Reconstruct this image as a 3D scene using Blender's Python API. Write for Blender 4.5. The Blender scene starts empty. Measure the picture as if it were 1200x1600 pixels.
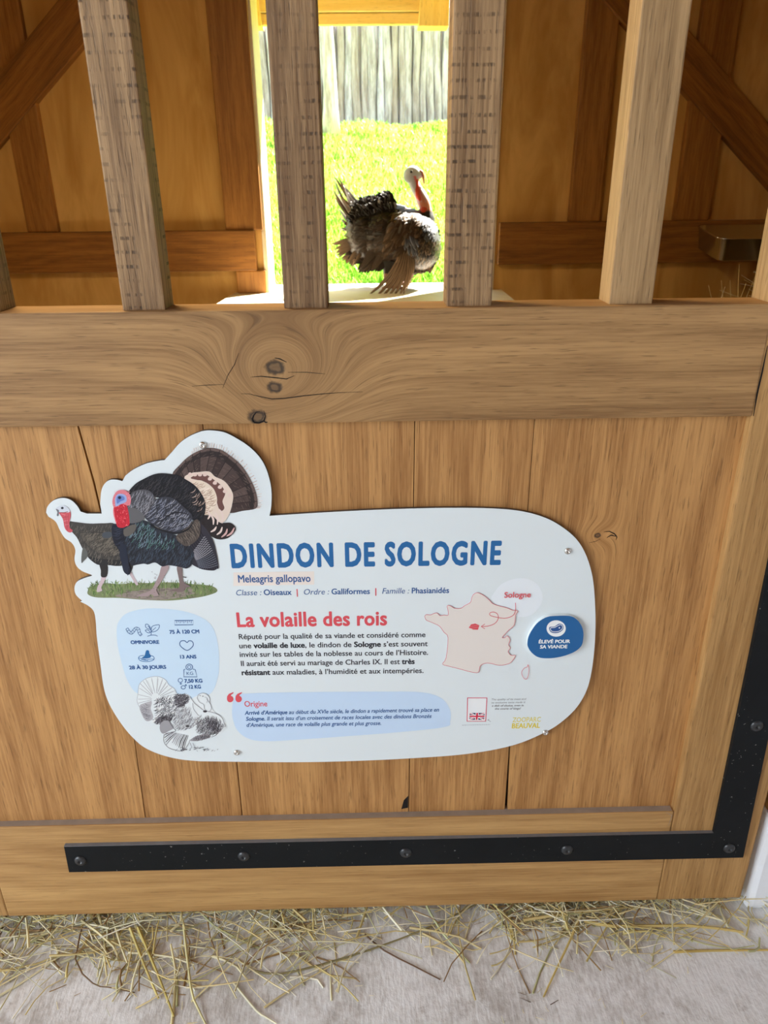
import bpy, bmesh, math, random
from mathutils import Vector, Matrix
from mathutils.geometry import tessellate_polygon
R = random.Random(7)
sc = bpy.context.scene
COL = sc.collection

# ------------------------------------------------------------------ camera, world, sun, exposure
D, CH, F = 0.95, 1.24, 1164.5
PITCH, YAW, ROLL = 0.4156, 0.0172, -0.0099
cy, sy, cp, sp = math.cos(YAW), math.sin(YAW), math.cos(PITCH), math.sin(PITCH)
FW = Vector((sy*cp, cy*cp, -sp)); RT0 = Vector((cy, -sy, 0)); UP0 = RT0.cross(FW)
RT = math.cos(ROLL)*RT0 + math.sin(ROLL)*UP0
UP = -math.sin(ROLL)*RT0 + math.cos(ROLL)*UP0
CAM = Vector((0, -D, CH))
cd = bpy.data.cameras.new('camera'); cam = bpy.data.objects.new('camera', cd); COL.objects.link(cam)
m = Matrix((RT, UP, -FW)).transposed().to_4x4(); m.translation = CAM
cam.matrix_world = m
cd.sensor_fit = 'VERTICAL'; cd.sensor_height = 36; cd.sensor_width = 27
cd.lens = F/1600*36; cd.clip_start = 0.02
cd.dof.use_dof = True; cd.dof.focus_distance = 1.15; cd.dof.aperture_fstop = 10
sc.camera = cam

w = bpy.data.worlds.new('sky'); sc.world = w; w.use_nodes = True
bg = w.node_tree.nodes['Background']
bg.inputs[0].default_value = (0.74, 0.87, 1.0, 1); bg.inputs[1].default_value = 2.0
def lamp(name, kind, loc, target, energy, color, **kw):
    l = bpy.data.lights.new(name, kind); l.energy = energy; l.color = color
    for k, v in kw.items(): setattr(l, k, v)
    o = bpy.data.objects.new(name, l); COL.objects.link(o); o.location = loc
    o.rotation_euler = (Vector(target)-Vector(loc)).to_track_quat('-Z', 'Y').to_euler()
    return o
lamp('sun', 'SUN', (4.4, 8.6, 6.3), (0, 4, 0.7), 46, (1.0, 0.94, 0.82), angle=0.01)
lamp('yard_fill', 'AREA', (-3.7, -2.3, 2.0), (0.1, 0, 0.6), 135, (0.88, 0.95, 1.0), shape='RECTANGLE', size=2.0, size_y=1.8)  # added area light, fill for the daylight from the left
lamp('pen_lamp', 'AREA', (-0.6, 0.5, 2.25), (-0.6, 0.62, 0), 27, (1.0, 0.78, 0.42), shape='DISK', size=0.4)
sc.view_settings.view_transform = 'Standard'; sc.view_settings.look = 'None'
sc.view_settings.gamma = 1; sc.view_settings.use_curve_mapping = False
sc.view_settings.exposure = 0.0

def ray(px, py):
    return FW + RT*((px-600)/F) + UP*((800-py)/F)
def at(px, py, Y):                       # photograph pixel -> point of the vertical plane y = Y
    d = ray(px, py); t = (Y+D)/d.y
    return CAM + d*t
def atz(px, py, Z=0.0):                  # photograph pixel -> point of the level z = Z
    d = ray(px, py); t = (Z-CH)/d.z
    return CAM + d*t

# ------------------------------------------------------------------ helpers: objects
def lin(c):
    return tuple(((v/255)/12.92 if v/255 <= .04045 else ((v/255+.055)/1.055)**2.4) for v in c)
def tag(o, label=None, cat=None, group=None, kind=None):
    if label: o['label'] = label
    if cat: o['category'] = cat
    if group: o['group'] = group
    if kind: o['kind'] = kind
    return o
def empty(name, loc, label=None, cat=None, group=None, kind=None):
    o = bpy.data.objects.new(name, None); o.empty_display_size = .05; COL.objects.link(o); o.location = loc
    return tag(o, label, cat, group, kind)
def loc_of(p):
    v = Vector((0, 0, 0))
    while p is not None: v += p.location; p = p.parent
    return v
def obj(name, bm, mats, parent=None, smooth=False, label=None):
    off = loc_of(parent)
    if off.length: bmesh.ops.translate(bm, verts=bm.verts[:], vec=-off)
    me = bpy.data.meshes.new(name)
    bm.normal_update(); bm.to_mesh(me); bm.free()
    for mm in (mats if isinstance(mats, (list, tuple)) else [mats]): me.materials.append(mm)
    if smooth:
        for p in me.polygons: p.use_smooth = True
    o = bpy.data.objects.new(name, me); COL.objects.link(o); o.parent = parent
    if label: o['label'] = label
    return o
def box(bm, a, b, bev=0.0, mi=0):
    vs = [bm.verts.new((x, y, z)) for x in (a[0], b[0]) for y in (a[1], b[1]) for z in (a[2], b[2])]
    q = [(0,1,3,2), (4,6,7,5), (0,4,5,1), (2,3,7,6), (0,2,6,4), (1,5,7,3)]
    fs = [bm.faces.new([vs[i] for i in f]) for f in q]
    for f in fs: f.material_index = mi
    if bev:
        es = list({e for f in fs for e in f.edges})
        bmesh.ops.bevel(bm, geom=es, offset=bev, segments=2, profile=.6, affect='EDGES')
def prism(bm, pts, y0, y1, bev=0.0, mi=0, side_mi=None):   # outline in (x, z), extruded from y0 (front) to y1
    a = [bm.verts.new((p[0], y0, p[-1])) for p in pts]; b = [bm.verts.new((p[0], y1, p[-1])) for p in pts]
    n = len(pts)
    ff = bm.faces.new(a); fb = bm.faces.new(b[::-1]); fs = [ff, fb]
    for i in range(n):
        f = bm.faces.new((a[i], b[i], b[(i+1) % n], a[(i+1) % n])); fs.append(f)
        f.material_index = mi if side_mi is None else side_mi
    ff.material_index = fb.material_index = mi
    if bev:
        bmesh.ops.bevel(bm, geom=list(ff.edges), offset=bev, segments=2, profile=.6, affect='EDGES')
    bmesh.ops.recalc_face_normals(bm, faces=[f for f in bm.faces])
def lathe(bm, prof, c, seg=24, mi=0):                      # profile (radius, -y height) turned about the y axis
    rings = []
    for r, h in prof:
        if r < 1e-6: rings.append([bm.verts.new((c[0], c[1]-h, c[2]))])
        else: rings.append([bm.verts.new((c[0]+r*math.cos(k*2*math.pi/seg), c[1]-h, c[2]+r*math.sin(k*2*math.pi/seg))) for k in range(seg)])
    for r0, r1 in zip(rings, rings[1:]):
        for k in range(seg):
            k2 = (k+1) % seg
            vs = [r0[k % len(r0)], r0[k2 % len(r0)], r1[k2 % len(r1)], r1[k % len(r1)]]
            u = []
            for v in vs:
                if v not in u: u.append(v)
            if len(u) > 2: bm.faces.new(u).material_index = mi
def tube(bm, pts, radii, seg=8, flat=1.0, mi=0):           # tapered tube along points
    pts = [Vector(p) for p in pts]; rings = []
    n = len(pts); ref = Vector((0, 1, 0))
    for i, p in enumerate(pts):
        t = (pts[min(i+1, n-1)]-pts[max(i-1, 0)]).normalized()
        a = ref - t*ref.dot(t)
        if a.length < .05: a = Vector((1, 0, 0)) - t*t.x
        a.normalize(); b = t.cross(a)
        r = radii[i] if isinstance(radii, (list, tuple)) else radii
        ra, rb = (r if isinstance(r, (list, tuple)) else (r, r*flat))
        rings.append([bm.verts.new(p + a*ra*math.cos(k*2*math.pi/seg) + b*rb*math.sin(k*2*math.pi/seg)) for k in range(seg)])
    for r0, r1 in zip(rings, rings[1:]):
        for k in range(seg):
            bm.faces.new((r0[k], r0[(k+1) % seg], r1[(k+1) % seg], r1[k])).material_index = mi
    bm.faces.new(rings[0][::-1]).material_index = mi; bm.faces.new(rings[-1]).material_index = mi
def smooth(pts, closed=False, k=6):                        # Catmull-Rom through points
    P = [tuple(p) for p in pts]; n = len(P); out = []
    rng = range(n) if closed else range(n-1)
    for i in rng:
        p0 = P[(i-1) % n] if closed else P[max(i-1, 0)]
        p1 = P[i]; p2 = P[(i+1) % n]
        p3 = P[(i+2) % n] if closed else P[min(i+2, n-1)]
        for s in range(k):
            t = s/k
            out.append(tuple(.5*((2*b)+(-a+c)*t+(2*a-5*b+4*c-d)*t*t+(-a+3*b-3*c+d)*t**3) for a, b, c, d in zip(p0, p1, p2, p3)))
    if not closed: out.append(P[-1])
    return out

# ------------------------------------------------------------------ helpers: materials
class G:                                                   # small node-graph builder
    def __init__(s, name):
        s.m = bpy.data.materials.new(name); s.m.use_nodes = True
        s.t = s.m.node_tree; s.b = s.t.nodes['Principled BSDF']
    def new(s, kind, **kw):
        n = s.t.nodes.new(kind)
        for k, v in kw.items(): setattr(n, k, v)
        return n
    def put(s, sock, v):
        if isinstance(v, (int, float)): sock.default_value = v
        elif isinstance(v, (tuple, list)): sock.default_value = tuple(v) + ((1,) if len(v) == 3 and sock.type == 'RGBA' else ())
        else: s.t.links.new(v, sock)
    def math(s, op, a, b=0.0, c=0.0):
        n = s.new('ShaderNodeMath', operation=op)
        for i, v in enumerate((a, b, c)): s.put(n.inputs[i], v)
        return n.outputs[0]
    def xyz(s, x, y, z):
        n = s.new('ShaderNodeCombineXYZ')
        for i, v in enumerate((x, y, z)): s.put(n.inputs[i], v)
        return n.outputs[0]
    def noise(s, vec, scale=1, detail=2, rough=.5, dist=0):
        n = s.new('ShaderNodeTexNoise'); s.put(n.inputs['Vector'], vec)
        n.inputs['Scale'].default_value = scale; n.inputs['Detail'].default_value = detail
        n.inputs['Roughness'].default_value = rough; n.inputs['Distortion'].default_value = dist
        return n.outputs['Fac']
    def ramp(s, v, lo, hi, a=0.0, b=1.0):
        n = s.new('ShaderNodeMapRange', interpolation_type='SMOOTHSTEP'); s.put(n.inputs[0], v)
        for i, x in enumerate((lo, hi, a, b)): n.inputs[i+1].default_value = x
        return n.outputs[0]
    def mix(s, f, a, b, mode='MIX'):
        n = s.new('ShaderNodeMix', data_type='RGBA', blend_type=mode)
        s.put(n.inputs[0], f); s.put(n.inputs[6], a); s.put(n.inputs[7], b)
        return n.outputs[2]
    def obj_xyz(s):
        tc = s.new('ShaderNodeTexCoord'); sp_ = s.new('ShaderNodeSeparateXYZ'); s.t.links.new(tc.outputs['Object'], sp_.inputs[0])
        return sp_.outputs[0], sp_.outputs[1], sp_.outputs[2], tc.outputs['Object']
    def bump(s, h, strength, dist=.001):
        n = s.new('ShaderNodeBump'); s.put(n.inputs['Height'], h)
        n.inputs['Strength'].default_value = strength; n.inputs['Distance'].default_value = dist
        s.t.links.new(n.outputs[0], s.b.inputs['Normal'])
    def done(s, color, rough=.6, metal=0.0, spec=.4):
        s.put(s.b.inputs['Base Color'], color); s.put(s.b.inputs['Roughness'], rough)
        s.b.inputs['Metallic'].default_value = metal; s.b.inputs['Specular IOR Level'].default_value = spec
        return s.m

def wood(name, axis, light, dark, fine=.55, ringf=70., saw=False, knots=(), knot_warp=.05, rough=.62, bstr=.25, wander=9., pore=.45):
    g = G(name); x, y, z, ov = g.obj_xyz()
    rnd = g.new('ShaderNodeObjectInfo').outputs['Random']
    ro = g.math('MULTIPLY', rnd, 31.7)
    L, A = (x, z) if axis == 'x' else ((z, x) if axis == 'z' else (y, x))
    if axis == 'x': A = g.math('ADD', A, g.math('MULTIPLY', y, .8))
    else: A = g.math('ADD', A, g.math('MULTIPLY', y if axis == 'z' else z, .8))
    kd = None; kb = None; ke = None
    if knots:
        for (kx, kz, r, s) in knots:
            dx = g.math('MULTIPLY', g.math('SUBTRACT', x, kx), .75); dz = g.math('SUBTRACT', z, kz)
            d2 = g.math('ADD', g.math('MULTIPLY', dx, dx), g.math('MULTIPLY', dz, dz))
            bell = g.math('POWER', 2.718, g.math('MULTIPLY', d2, -1/(s*s)))
            A = g.math('ADD', A, g.math('MULTIPLY', bell, knot_warp*s/.05))
            if r == 0: kb = bell
            if r > 0:
                dd = g.math('SQRT', d2)
                wob = g.math('MULTIPLY', g.math('SUBTRACT', g.noise(ov, 130, 2), .5), r*.9)
                k1 = g.ramp(g.math('ADD', dd, wob), r*.75, r*1.35, 1, 0)
                kd = k1 if kd is None else g.math('MAXIMUM', kd, k1)
                k2 = g.math('MULTIPLY', k1, g.ramp(g.math('ADD', dd, wob), r*.45, r*.8)); ke = k2 if ke is None else g.math('MAXIMUM', ke, k2)
    nb = g.noise(g.xyz(g.math('MULTIPLY', A, 13), g.math('MULTIPLY', L, 1.3), ro), 1, 3)
    nw = g.noise(g.xyz(g.math('MULTIPLY', A, 5), g.math('MULTIPLY', L, 2.0), g.math('ADD', ro, 5)), 1, 2)
    ring = g.math('ADD', g.math('MULTIPLY', g.math('SINE', g.math('ADD', g.math('MULTIPLY', A, ringf*2), g.math('MULTIPLY', nw, wander*2))), .5), .5)
    nf = g.noise(g.xyz(g.math('MULTIPLY', A, 300), g.math('MULTIPLY', L, 9), ro), 1, 4, .65)
    nm = g.noise(g.xyz(g.math('MULTIPLY', A, 105), g.math('MULTIPLY', L, 3.2), g.math('ADD', ro, 9)), 1, 3, .6)
    npz = g.noise(g.xyz(g.math('MULTIPLY', A, 480), g.math('MULTIPLY', L, 26), g.math('ADD', ro, 3)), 1, 2, .5)
    pores = g.ramp(npz, .60, .72)
    tone = g.math('ADD', g.math('MULTIPLY', nb, .55), g.math('ADD', g.math('MULTIPLY', ring, .10), g.math('MULTIPLY', nm, .45)))
    tone = g.math('ADD', tone, g.math('MULTIPLY', g.math('SUBTRACT', nf, .5), fine))
    tone = g.ramp(tone, .25, .85)
    if kb is not None:
        kf = g.math('MULTIPLY', kb, .55); tone = g.math('ADD', g.math('MULTIPLY', tone, g.math('SUBTRACT', 1, kf)), g.math('MULTIPLY', kf, .55))
    c = g.mix(tone, dark, light)
    c = g.mix(g.math('MULTIPLY', pores, pore), c, tuple(v*.35 for v in dark))
    h = g.math('SUBTRACT', nf, g.math('MULTIPLY', pores, .8))
    if saw:
        nj = g.noise(g.xyz(g.math('MULTIPLY', A, 3), g.math('MULTIPLY', L, 11), ro), 1, 2, .5)
        n1 = g.math('SINE', g.math('ADD', g.math('MULTIPLY', L, 390), g.math('MULTIPLY', nj, 5)))
        n2 = g.noise(g.xyz(g.math('MULTIPLY', A, 38), g.math('MULTIPLY', L, 3.0), g.math('ADD', ro, 17)), 1, 2)
        n3 = g.noise(g.xyz(g.math('MULTIPLY', A, 260), g.math('MULTIPLY', L, 60), g.math('ADD', ro, 21)), 1, 2)
        sm = g.math('MULTIPLY', g.math('MULTIPLY', g.ramp(n1, .55, .95), g.ramp(n2, .40, .66)), g.ramp(n3, .40, .62))
        c = g.mix(g.math('MULTIPLY', sm, .78), c, tuple(v*.22 for v in dark))
        h = g.math('SUBTRACT', h, g.math('MULTIPLY', sm, .7))
    if kd is not None:
        c = g.mix(g.math('MULTIPLY', kd, .62), c, (.05, .033, .022)); c = g.mix(g.math('MULTIPLY', ke, .75), c, (.02, .013, .009))
        h = g.math('SUBTRACT', h, g.math('MULTIPLY', kd, 1.2))
    g.bump(h, bstr, .0012)
    return g.done(c, rough)
def plain(name, color, rough=.6, metal=0.0, spec=.4, var=.0, scale=20., bump=0.0):
    g = G(name); c = color
    if var or bump:
        x, y, z, ov = g.obj_xyz(); n = g.noise(ov, scale, 4, .6)
        if var: c = g.mix(n, tuple(v*(1-var) for v in color), tuple(min(1, v*(1+var)) for v in color))
        if bump: g.bump(n, bump, .003)
    return g.done(c, rough, metal, spec)
def vcol(name, rough=.55, spec=.3, translucent=0.0):
    g = G(name); a = g.new('ShaderNodeAttribute', attribute_name='Col')
    if translucent:
        tr = g.new('ShaderNodeBsdfTranslucent'); g.t.links.new(a.outputs['Color'], tr.inputs[0])
        mx = g.new('ShaderNodeMixShader'); mx.inputs[0].default_value = translucent
        g.t.links.new(g.b.outputs[0], mx.inputs[1]); g.t.links.new(tr.outputs[0], mx.inputs[2])
        g.t.links.new(mx.outputs[0], g.t.nodes['Material Output'].inputs[0])
    return g.done(a.outputs['Color'], rough, 0, spec)

class VC:                                                  # mesh with a colour per vertex
    def __init__(s): s.v, s.f, s.c = [], [], []
    def add(s, verts, faces, cols):
        o = len(s.v); s.v += [tuple(v) for v in verts]; s.f += [tuple(i+o for i in f) for f in faces]
        s.c += cols if isinstance(cols, list) else [cols]*len(verts)
    def build(s, name, mat, parent=None, smoothf=False, label=None):
        off = loc_of(parent)
        me = bpy.data.meshes.new(name); me.from_pydata([(x-off.x, y-off.y, z-off.z) for x, y, z in s.v], [], s.f)
        at_ = me.color_attributes.new('Col', 'FLOAT_COLOR', 'POINT')
        at_.data.foreach_set('color', [q for c in s.c for q in (c[0], c[1], c[2], 1.0)])
        me.materials.append(mat)
        if smoothf: me.polygons.foreach_set('use_smooth', [True]*len(me.polygons))
        o = bpy.data.objects.new(name, me); COL.objects.link(o); o.parent = parent
        if label: o['label'] = label
        return o

# ------------------------------------------------------------------ materials
oak_l, oak_d = lin((196, 158, 108)), lin((146, 104, 62))
M_rail_off = Vector((0, 0, 0))
GATE0 = Vector((0, 0.03, 0.04))
def kn(px, py, r, s):
    p = at(px, py, 0) - GATE0
    return (p.x, p.z, r, s)
M = {}
M['rail'] = wood('oak_rail', 'x', lin((180, 140, 91)), lin((125, 90, 53)), knots=[kn(430, 574, .0085, .035), kn(429, 605, .0065, .02), kn(402, 651, .0085, .02), kn(440, 598, 0, .062)], ringf=60, wander=5, knot_warp=.085, pore=.45, fine=.7)
M['brail'] = wood('oak_bottom_rail', 'x', lin((200, 158, 101)), lin((154, 112, 63)), ringf=70, pore=.3)
M['plank'] = wood('oak_plank', 'z', lin((198, 148, 90)), lin((144, 97, 50)), ringf=60, fine=.8)
M['knotplank'] = wood('oak_plank_knotty', 'z', lin((198, 148, 90)), lin((144, 97, 50)), ringf=60, fine=.8, knots=[kn(938, 843, .0035, .018)], knot_warp=.06)
M['stile'] = wood('oak_stile', 'z', lin((194, 151, 95)), lin((147, 106, 58)), ringf=60, fine=.7)
M['bar'] = wood('oak_bar', 'z', lin((172, 138, 98)), lin((108, 79, 50)), saw=True, fine=1.1, bstr=.5)
M['barclean'] = wood('oak_bar_planed', 'z', lin((182, 148, 104)), lin((130, 100, 64)), fine=.8, bstr=.3)
M['dust'] = plain('dusty_wood', lin((150, 135, 122)), .8, var=.25, scale=40)
M['crack'] = plain('dark_crack', (.006, .004, .003), .9)
def iron():
    g = G('black_iron'); x, y, z, ov = g.obj_xyz()
    n = g.noise(ov, 160, 2, .5); s = g.ramp(n, .69, .72)
    m2 = g.noise(ov, 9, 4, .6)
    s = g.math('MULTIPLY', s, g.ramp(g.noise(ov, 14, 2), .45, .6))
    c = g.mix(m2, (.004, .005, .006), (.012, .014, .016)); c = g.mix(g.math('MULTIPLY', s, .8), c, (.30, .30, .28))
    g.bump(g.noise(ov, 60, 3), .15, .001)
    return g.done(c, .5, 0, .15)
M['iron'] = iron()
M['bolt'] = plain('black_bolt', (.02, .022, .025), .34, 0, .6)
M['steel'] = plain('steel', (.72, .71, .68), .24, 1.0)
M['paper'] = plain('sign_white', (.745, .805, .825), .38, 0, .35)
M['core'] = plain('sign_sides', (.10, .085, .07), .6)  # even dark brown for the sides of the sign panel
M['print'] = vcol('sign_print', .4, .3)
def concrete():
    g = G('concrete_floor'); x, y, z, ov = g.obj_xyz()
    n1 = g.noise(ov, 5, 5, .65, .4); n2 = g.noise(ov, 38, 4, .7); n3 = g.noise(g.xyz(g.math('MULTIPLY', x, 160), g.math('MULTIPLY', y, 45), 0.0), 1, 3)
    t = g.math('ADD', g.math('MULTIPLY', n1, .6), g.math('ADD', g.math('MULTIPLY', n2, .3), g.math('MULTIPLY', n3, .22)))
    c = g.mix(g.ramp(t, .40, .66), lin((186, 181, 176)), lin((238, 239, 240)))
    dk = g.math('MULTIPLY', g.ramp(g.noise(ov, 16, 4, .7), .60, .74), .55)
    c = g.mix(dk, c, lin((132, 118, 104)))
    g.bump(g.math('ADD', n2, n3), .35, .004)
    return g.done(c, .8)
M['floor'] = concrete()
def plaster():
    g = G('ochre_plaster'); x, y, z, ov = g.obj_xyz()
    n1 = g.noise(g.xyz(g.math('MULTIPLY', x, 5), y, g.math('MULTIPLY', z, 1.2)), 1, 4, .6, .6); n2 = g.noise(ov, 30, 3)
    c = g.mix(g.ramp(n1, .35, .68), lin((190, 142, 72)), lin((222, 178, 106)))
    g.bump(g.math('ADD', n1, g.math('MULTIPLY', n2, .3)), .4, .012)
    return g.done(c, .8)
M['plaster'] = plaster()
M['timber'] = wood('timber_upright', 'z', lin((176, 122, 58)), lin((128, 82, 32)), rough=.55, wander=12)
M['timberx'] = wood('timber_level', 'x', lin((168, 112, 48)), lin((112, 70, 26)), rough=.55, wander=12)
M['pine'] = wood('pine_board', 'x', lin((250, 224, 158)), lin((238, 202, 128)), rough=.5, fine=.3)
M['jamb'] = wood('pale_jamb', 'z', lin((240, 230, 206)), lin((226, 210, 176)), rough=.5, fine=.3)
M['pinez'] = wood('pine_upright', 'z', lin((248, 220, 150)), lin((236, 198, 122)), rough=.5, fine=.3)
M['white'] = plain('white_limewash', lin((238, 240, 244)), .8, var=.05, scale=30, bump=.5)
M['slab'] = plain('pale_concrete', lin((225, 218, 205)), .8, var=.06, scale=25)
M['straw'] = vcol('straw', .5, .35, .25)
M['feather'] = vcol('feather', .45, .4, .04)
M['skinv'] = vcol('turkey_skin', .5, .35)
M['grass'] = vcol('grass_blade', .5, .3, .35)
M['soil'] = plain('turf', lin((168, 186, 60)), .9, var=.3, scale=6)
def bark():
    g = G('grey_bark'); x, y, z, ov = g.obj_xyz()
    rnd = g.new('ShaderNodeObjectInfo').outputs['Random']
    n = g.noise(g.xyz(g.math('MULTIPLY', x, 22), g.math('MULTIPLY', y, 22), g.math('ADD', g.math('MULTIPLY', z, 3), g.math('MULTIPLY', rnd, 40))), 1, 5, .7)
    c = g.mix(g.ramp(n, .35, .65), lin((160, 156, 164)), lin((230, 231, 244)))
    c = g.mix(g.math('MULTIPLY', rnd, .6), c, lin((160, 138, 112)))
    g.bump(n, .3, .01)
    return g.done(c, .85)
M['bark'] = bark()

M['leaf'] = plain('leaf', lin((110, 150, 50)), .5, var=.3)

# ------------------------------------------------------------------ setting: floor, pen shell
YW, YW2 = 2.90, 3.06                                       # back wall of the pen, inner and outer face
bm = bmesh.new(); box(bm, (-4, -4, -.12), (4, YW2, 0)); tag(obj('floor', bm, M['floor']), kind='structure')
SLAB_Z = at(500, 455.5, YW).z
d = ray(560, 443); SLAB_Y = CAM.y + d.y*(SLAB_Z-CH)/d.z
def wx(px, py=250): return at(px, py, YW).x
def wz(px, py): return at(px, py, YW).z
OP_L, OP_R = wx(401, 200), wx(779, 200)                    # opening of the pen's back wall
OP_T = SLAB_Z + 1.32
WT = 2.75
bm = bmesh.new()
box(bm, (-2.7, YW, 0), (OP_L, YW2, WT)); box(bm, (OP_R, YW, 0), (2.7, YW2, WT))
box(bm, (OP_L, YW, OP_T), (OP_R, YW2, WT)); box(bm, (OP_L, YW, 0), (OP_R, YW2, SLAB_Z-.02))
back = tag(obj('wall_back', bm, M['plaster']), kind='structure')
TH = .035                                                  # how far the timbers stand out of the plaster
def timber(name, x0, x1, z0, z1, mat, th=TH, y=YW):
    bm = bmesh.new(); box(bm, (x0, y-th, z0), (x1, y+.02, z1), .006)
    return obj(name, bm, mat, back)
bt, bb = wz(200, 361), wz(200, 424)
timber('timber_beam', -2.7, wx(401, 392), bb, bt, M['timberx'], .05)
bt2, bb2 = wz(900, 346), wz(900, 411)
timber('timber_beam', OP_R+.02, 2.7, bb2, bt2, M['timberx'], .05)
timber('timber_post', wx(340, 200), OP_L, bt, WT, M['timber'])
timber('timber_post', wx(372, 445), OP_L, SLAB_Z, bb, M['timber'])
timber('timber_post', wx(-2, 100), wx(50, 100), bt, WT, M['timber'])
timber('timber_post', wx(900, 180), wx(950, 180), bt2, WT, M['timber'])
timber('timber_post', wx(1071, 180), wx(1128, 180), bt2, WT, M['timber'])
timber('timber_post', wx(-560, 180), wx(-490, 180), bt, WT, M['timber'])
timber('timber_beam', -2.7, 2.7, WT-.2, WT, M['timberx'])
def brace(p0, p1, wdt, th=.05):
    a, b = at(*p0, YW), at(*p1, YW); v = b-a; ln = v.length
    bm = bmesh.new(); box(bm, (0, -th, -wdt/2), (ln, .02, wdt/2), .006)
    o = obj('timber_brace', bm, M['timberx'])
    o.parent = back; o.location = (a.x, YW, a.z); o.rotation_euler = (0, -math.atan2(v.z, v.x), 0)
brace((-120, 325), (200, -62), .175)
brace((880, -115), (1260, 320), .17)
# jamb linings, lintel and eave outside the opening
def part_box(name, a, b, mat, parent, bev=.004):
    bm = bmesh.new(); box(bm, a, b, bev); return obj(name, bm, mat, parent)
part_box('jamb_lining', (OP_L-.01, YW-.012, SLAB_Z), (OP_L+.012, YW2+.06, OP_T+.3), M['jamb'], back)
part_box('jamb_lining', (OP_R-.012, YW-.012, SLAB_Z), (OP_R+.01, YW2+.06, OP_T+.3), M['jamb'], back)
LY = 3.35
zt0, zt1, zt2 = at(600, 38, LY).z, at(600, 19.5, LY).z, at(600, -40, LY).z
xl, xr = at(404, 30, LY).x, at(700, 30, LY).x
part_box('eave_board', (xl, LY, zt0), (xr, LY+.04, zt1-.002), M['pine'], back)
part_box('eave_board', (xl, LY-.02, zt1+.002), (xr, LY+.04, zt2), M['pine'], back)
for (a, b, c, d_) in ((382, 408, 382, 398), (654, 701, 660, 704)):
    bm = bmesh.new(); q = [at(a, 41, LY-.06), at(b, 41, LY-.06), at(d_, -40, LY-.06), at(c, -40, LY-.06)]
    prism(bm, [(p.x, p.z) for p in q], LY-.06, LY+.06, .004); obj('eave_bracket', bm, M['pinez'], back)
part_box('roof_overhang', (-2.7, YW2, zt2-.05), (2.7, LY+.15, zt2+.05), M['pine'], back)
# sill plank inside + doorstep outside
bm = bmesh.new()
q0, q1, q2, q3 = at(368, 457, YW), at(783, 455.5, YW), atz(815, 478, SLAB_Z), atz(338, 475, SLAB_Z)
prism(bm, [(q3.x, -q3.y), (q2.x, -q2.y), (q1.x, -YW), (q0.x, -YW)], 0, .035)
for v in bm.verts: v.co = Vector((v.co.x, -v.co.z, SLAB_Z - v.co.y))
bmesh.ops.recalc_face_normals(bm, faces=bm.faces[:])
tag(obj('trim_1', bm, M['jamb']), kind='structure')
bm = bmesh.new(); box(bm, (OP_L+.013, YW, SLAB_Z-.02), (OP_R-.013, YW2+.0605, SLAB_Z)); box(bm, (-1.6, YW2+.06, SLAB_Z-.2), (1.6, SLAB_Y, SLAB_Z), .004)
tag(obj('doorstep', bm, M['slab']), 'pale concrete doorstep in the opening below the turkey', 'doorstep', kind='structure')
bm = bmesh.new(); box(bm, (-2.85, 0.1, 0), (-2.7, YW2, WT)); tag(obj('wall_left', bm, M['plaster']), kind='structure')
bm = bmesh.new(); box(bm, (2.7, 0.1, 0), (2.85, YW2, WT)); tag(obj('wall_right', bm, M['plaster']), kind='structure')
bm = bmesh.new(); box(bm, (-2.9, -4.1, WT), (2.9, YW2, WT+.1)); tag(obj('ceiling', bm, M['timberx']), kind='structure')
# unseen aisle walls and forward ceiling, added so daylight enters only from the left
bm = bmesh.new(); box(bm, (2.75, -4.1, 0), (2.9, 0, WT)); tag(obj('added_wall_right', bm, M['white']), kind='structure')
bm = bmesh.new(); box(bm, (-2.9, -4.1, 0), (2.75, -3.95, WT)); tag(obj('added_wall_rear', bm, M['white']), kind='structure')

# ------------------------------------------------------------------ stable gate
gate = empty('stable_gate', GATE0, 'oak stable gate with upright bars above a plank panel, black iron strap', 'gate')
zt, zb_ = CH-.1501*D, CH-.3046*D
zr = CH-1.0415*D
GB = CH-1.2675*D
xs_in, xl_in = .5352*D, -.7035*D
PY = .0145*D                                               # planks lie this far back from the rail face
xs_out = at(1157, 1404, 0).x
xr_end = at(1176, 651, 0).x
# top rail with traced cracks
bm = bmesh.new(); box(bm, (-1.05, 0, zb_), (xr_end, .0630*D, zt), .003)
def crack(pts, wpx, Y):                                    # thin dark opening in the wood
    P = [at(x, y, Y) for x, y in pts]; n = len(P)
    for i in range(n-1):
        a, b = P[i], P[i+1]; t = (b-a); t.normalize(); nn = Vector((-t.z, 0, t.x))
        def wd(k): return max(.0002, .00042*wpx*(math.sin(math.pi*(k+.4)/(n-.2))))
        q = [a-nn*wd(i), b-nn*wd(i+1), b+nn*wd(i+1), a+nn*wd(i)]
        f = bm.faces.new([bm.verts.new((v.x, Y-.00025, v.z)) for v in q]); f.material_index = 1
def c6(x, y): return (300+x*500/1200, 440+y*500/1200)
crack([c6(*p) for p in ((183, 420), (215, 421), (250, 430), (300, 440), (345, 438), (420, 428), (500, 420), (560, 416), (640, 413))], 1.5, 0)
crack([c6(*p) for p in ((220, 358), (260, 355), (310, 360), (355, 365), (385, 352))], 1.7, 0)
crack([c6(*p) for p in ((360, 340), (430, 340), (500, 346))], 1.0, 0)
crack([c6(*p) for p in ((310, 286), (330, 290), (355, 302))], 2.0, 0)
crack([c6(*p) for p in ((120, 385), (60, 388), (0, 392))], 1.0, 0)
crack([c6(*p) for p in ((175, 268), (160, 310), (135, 350), (115, 400))], 1.0, 0)
def c8(x, y): return (350+x*.125, 620+y*.125)
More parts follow.
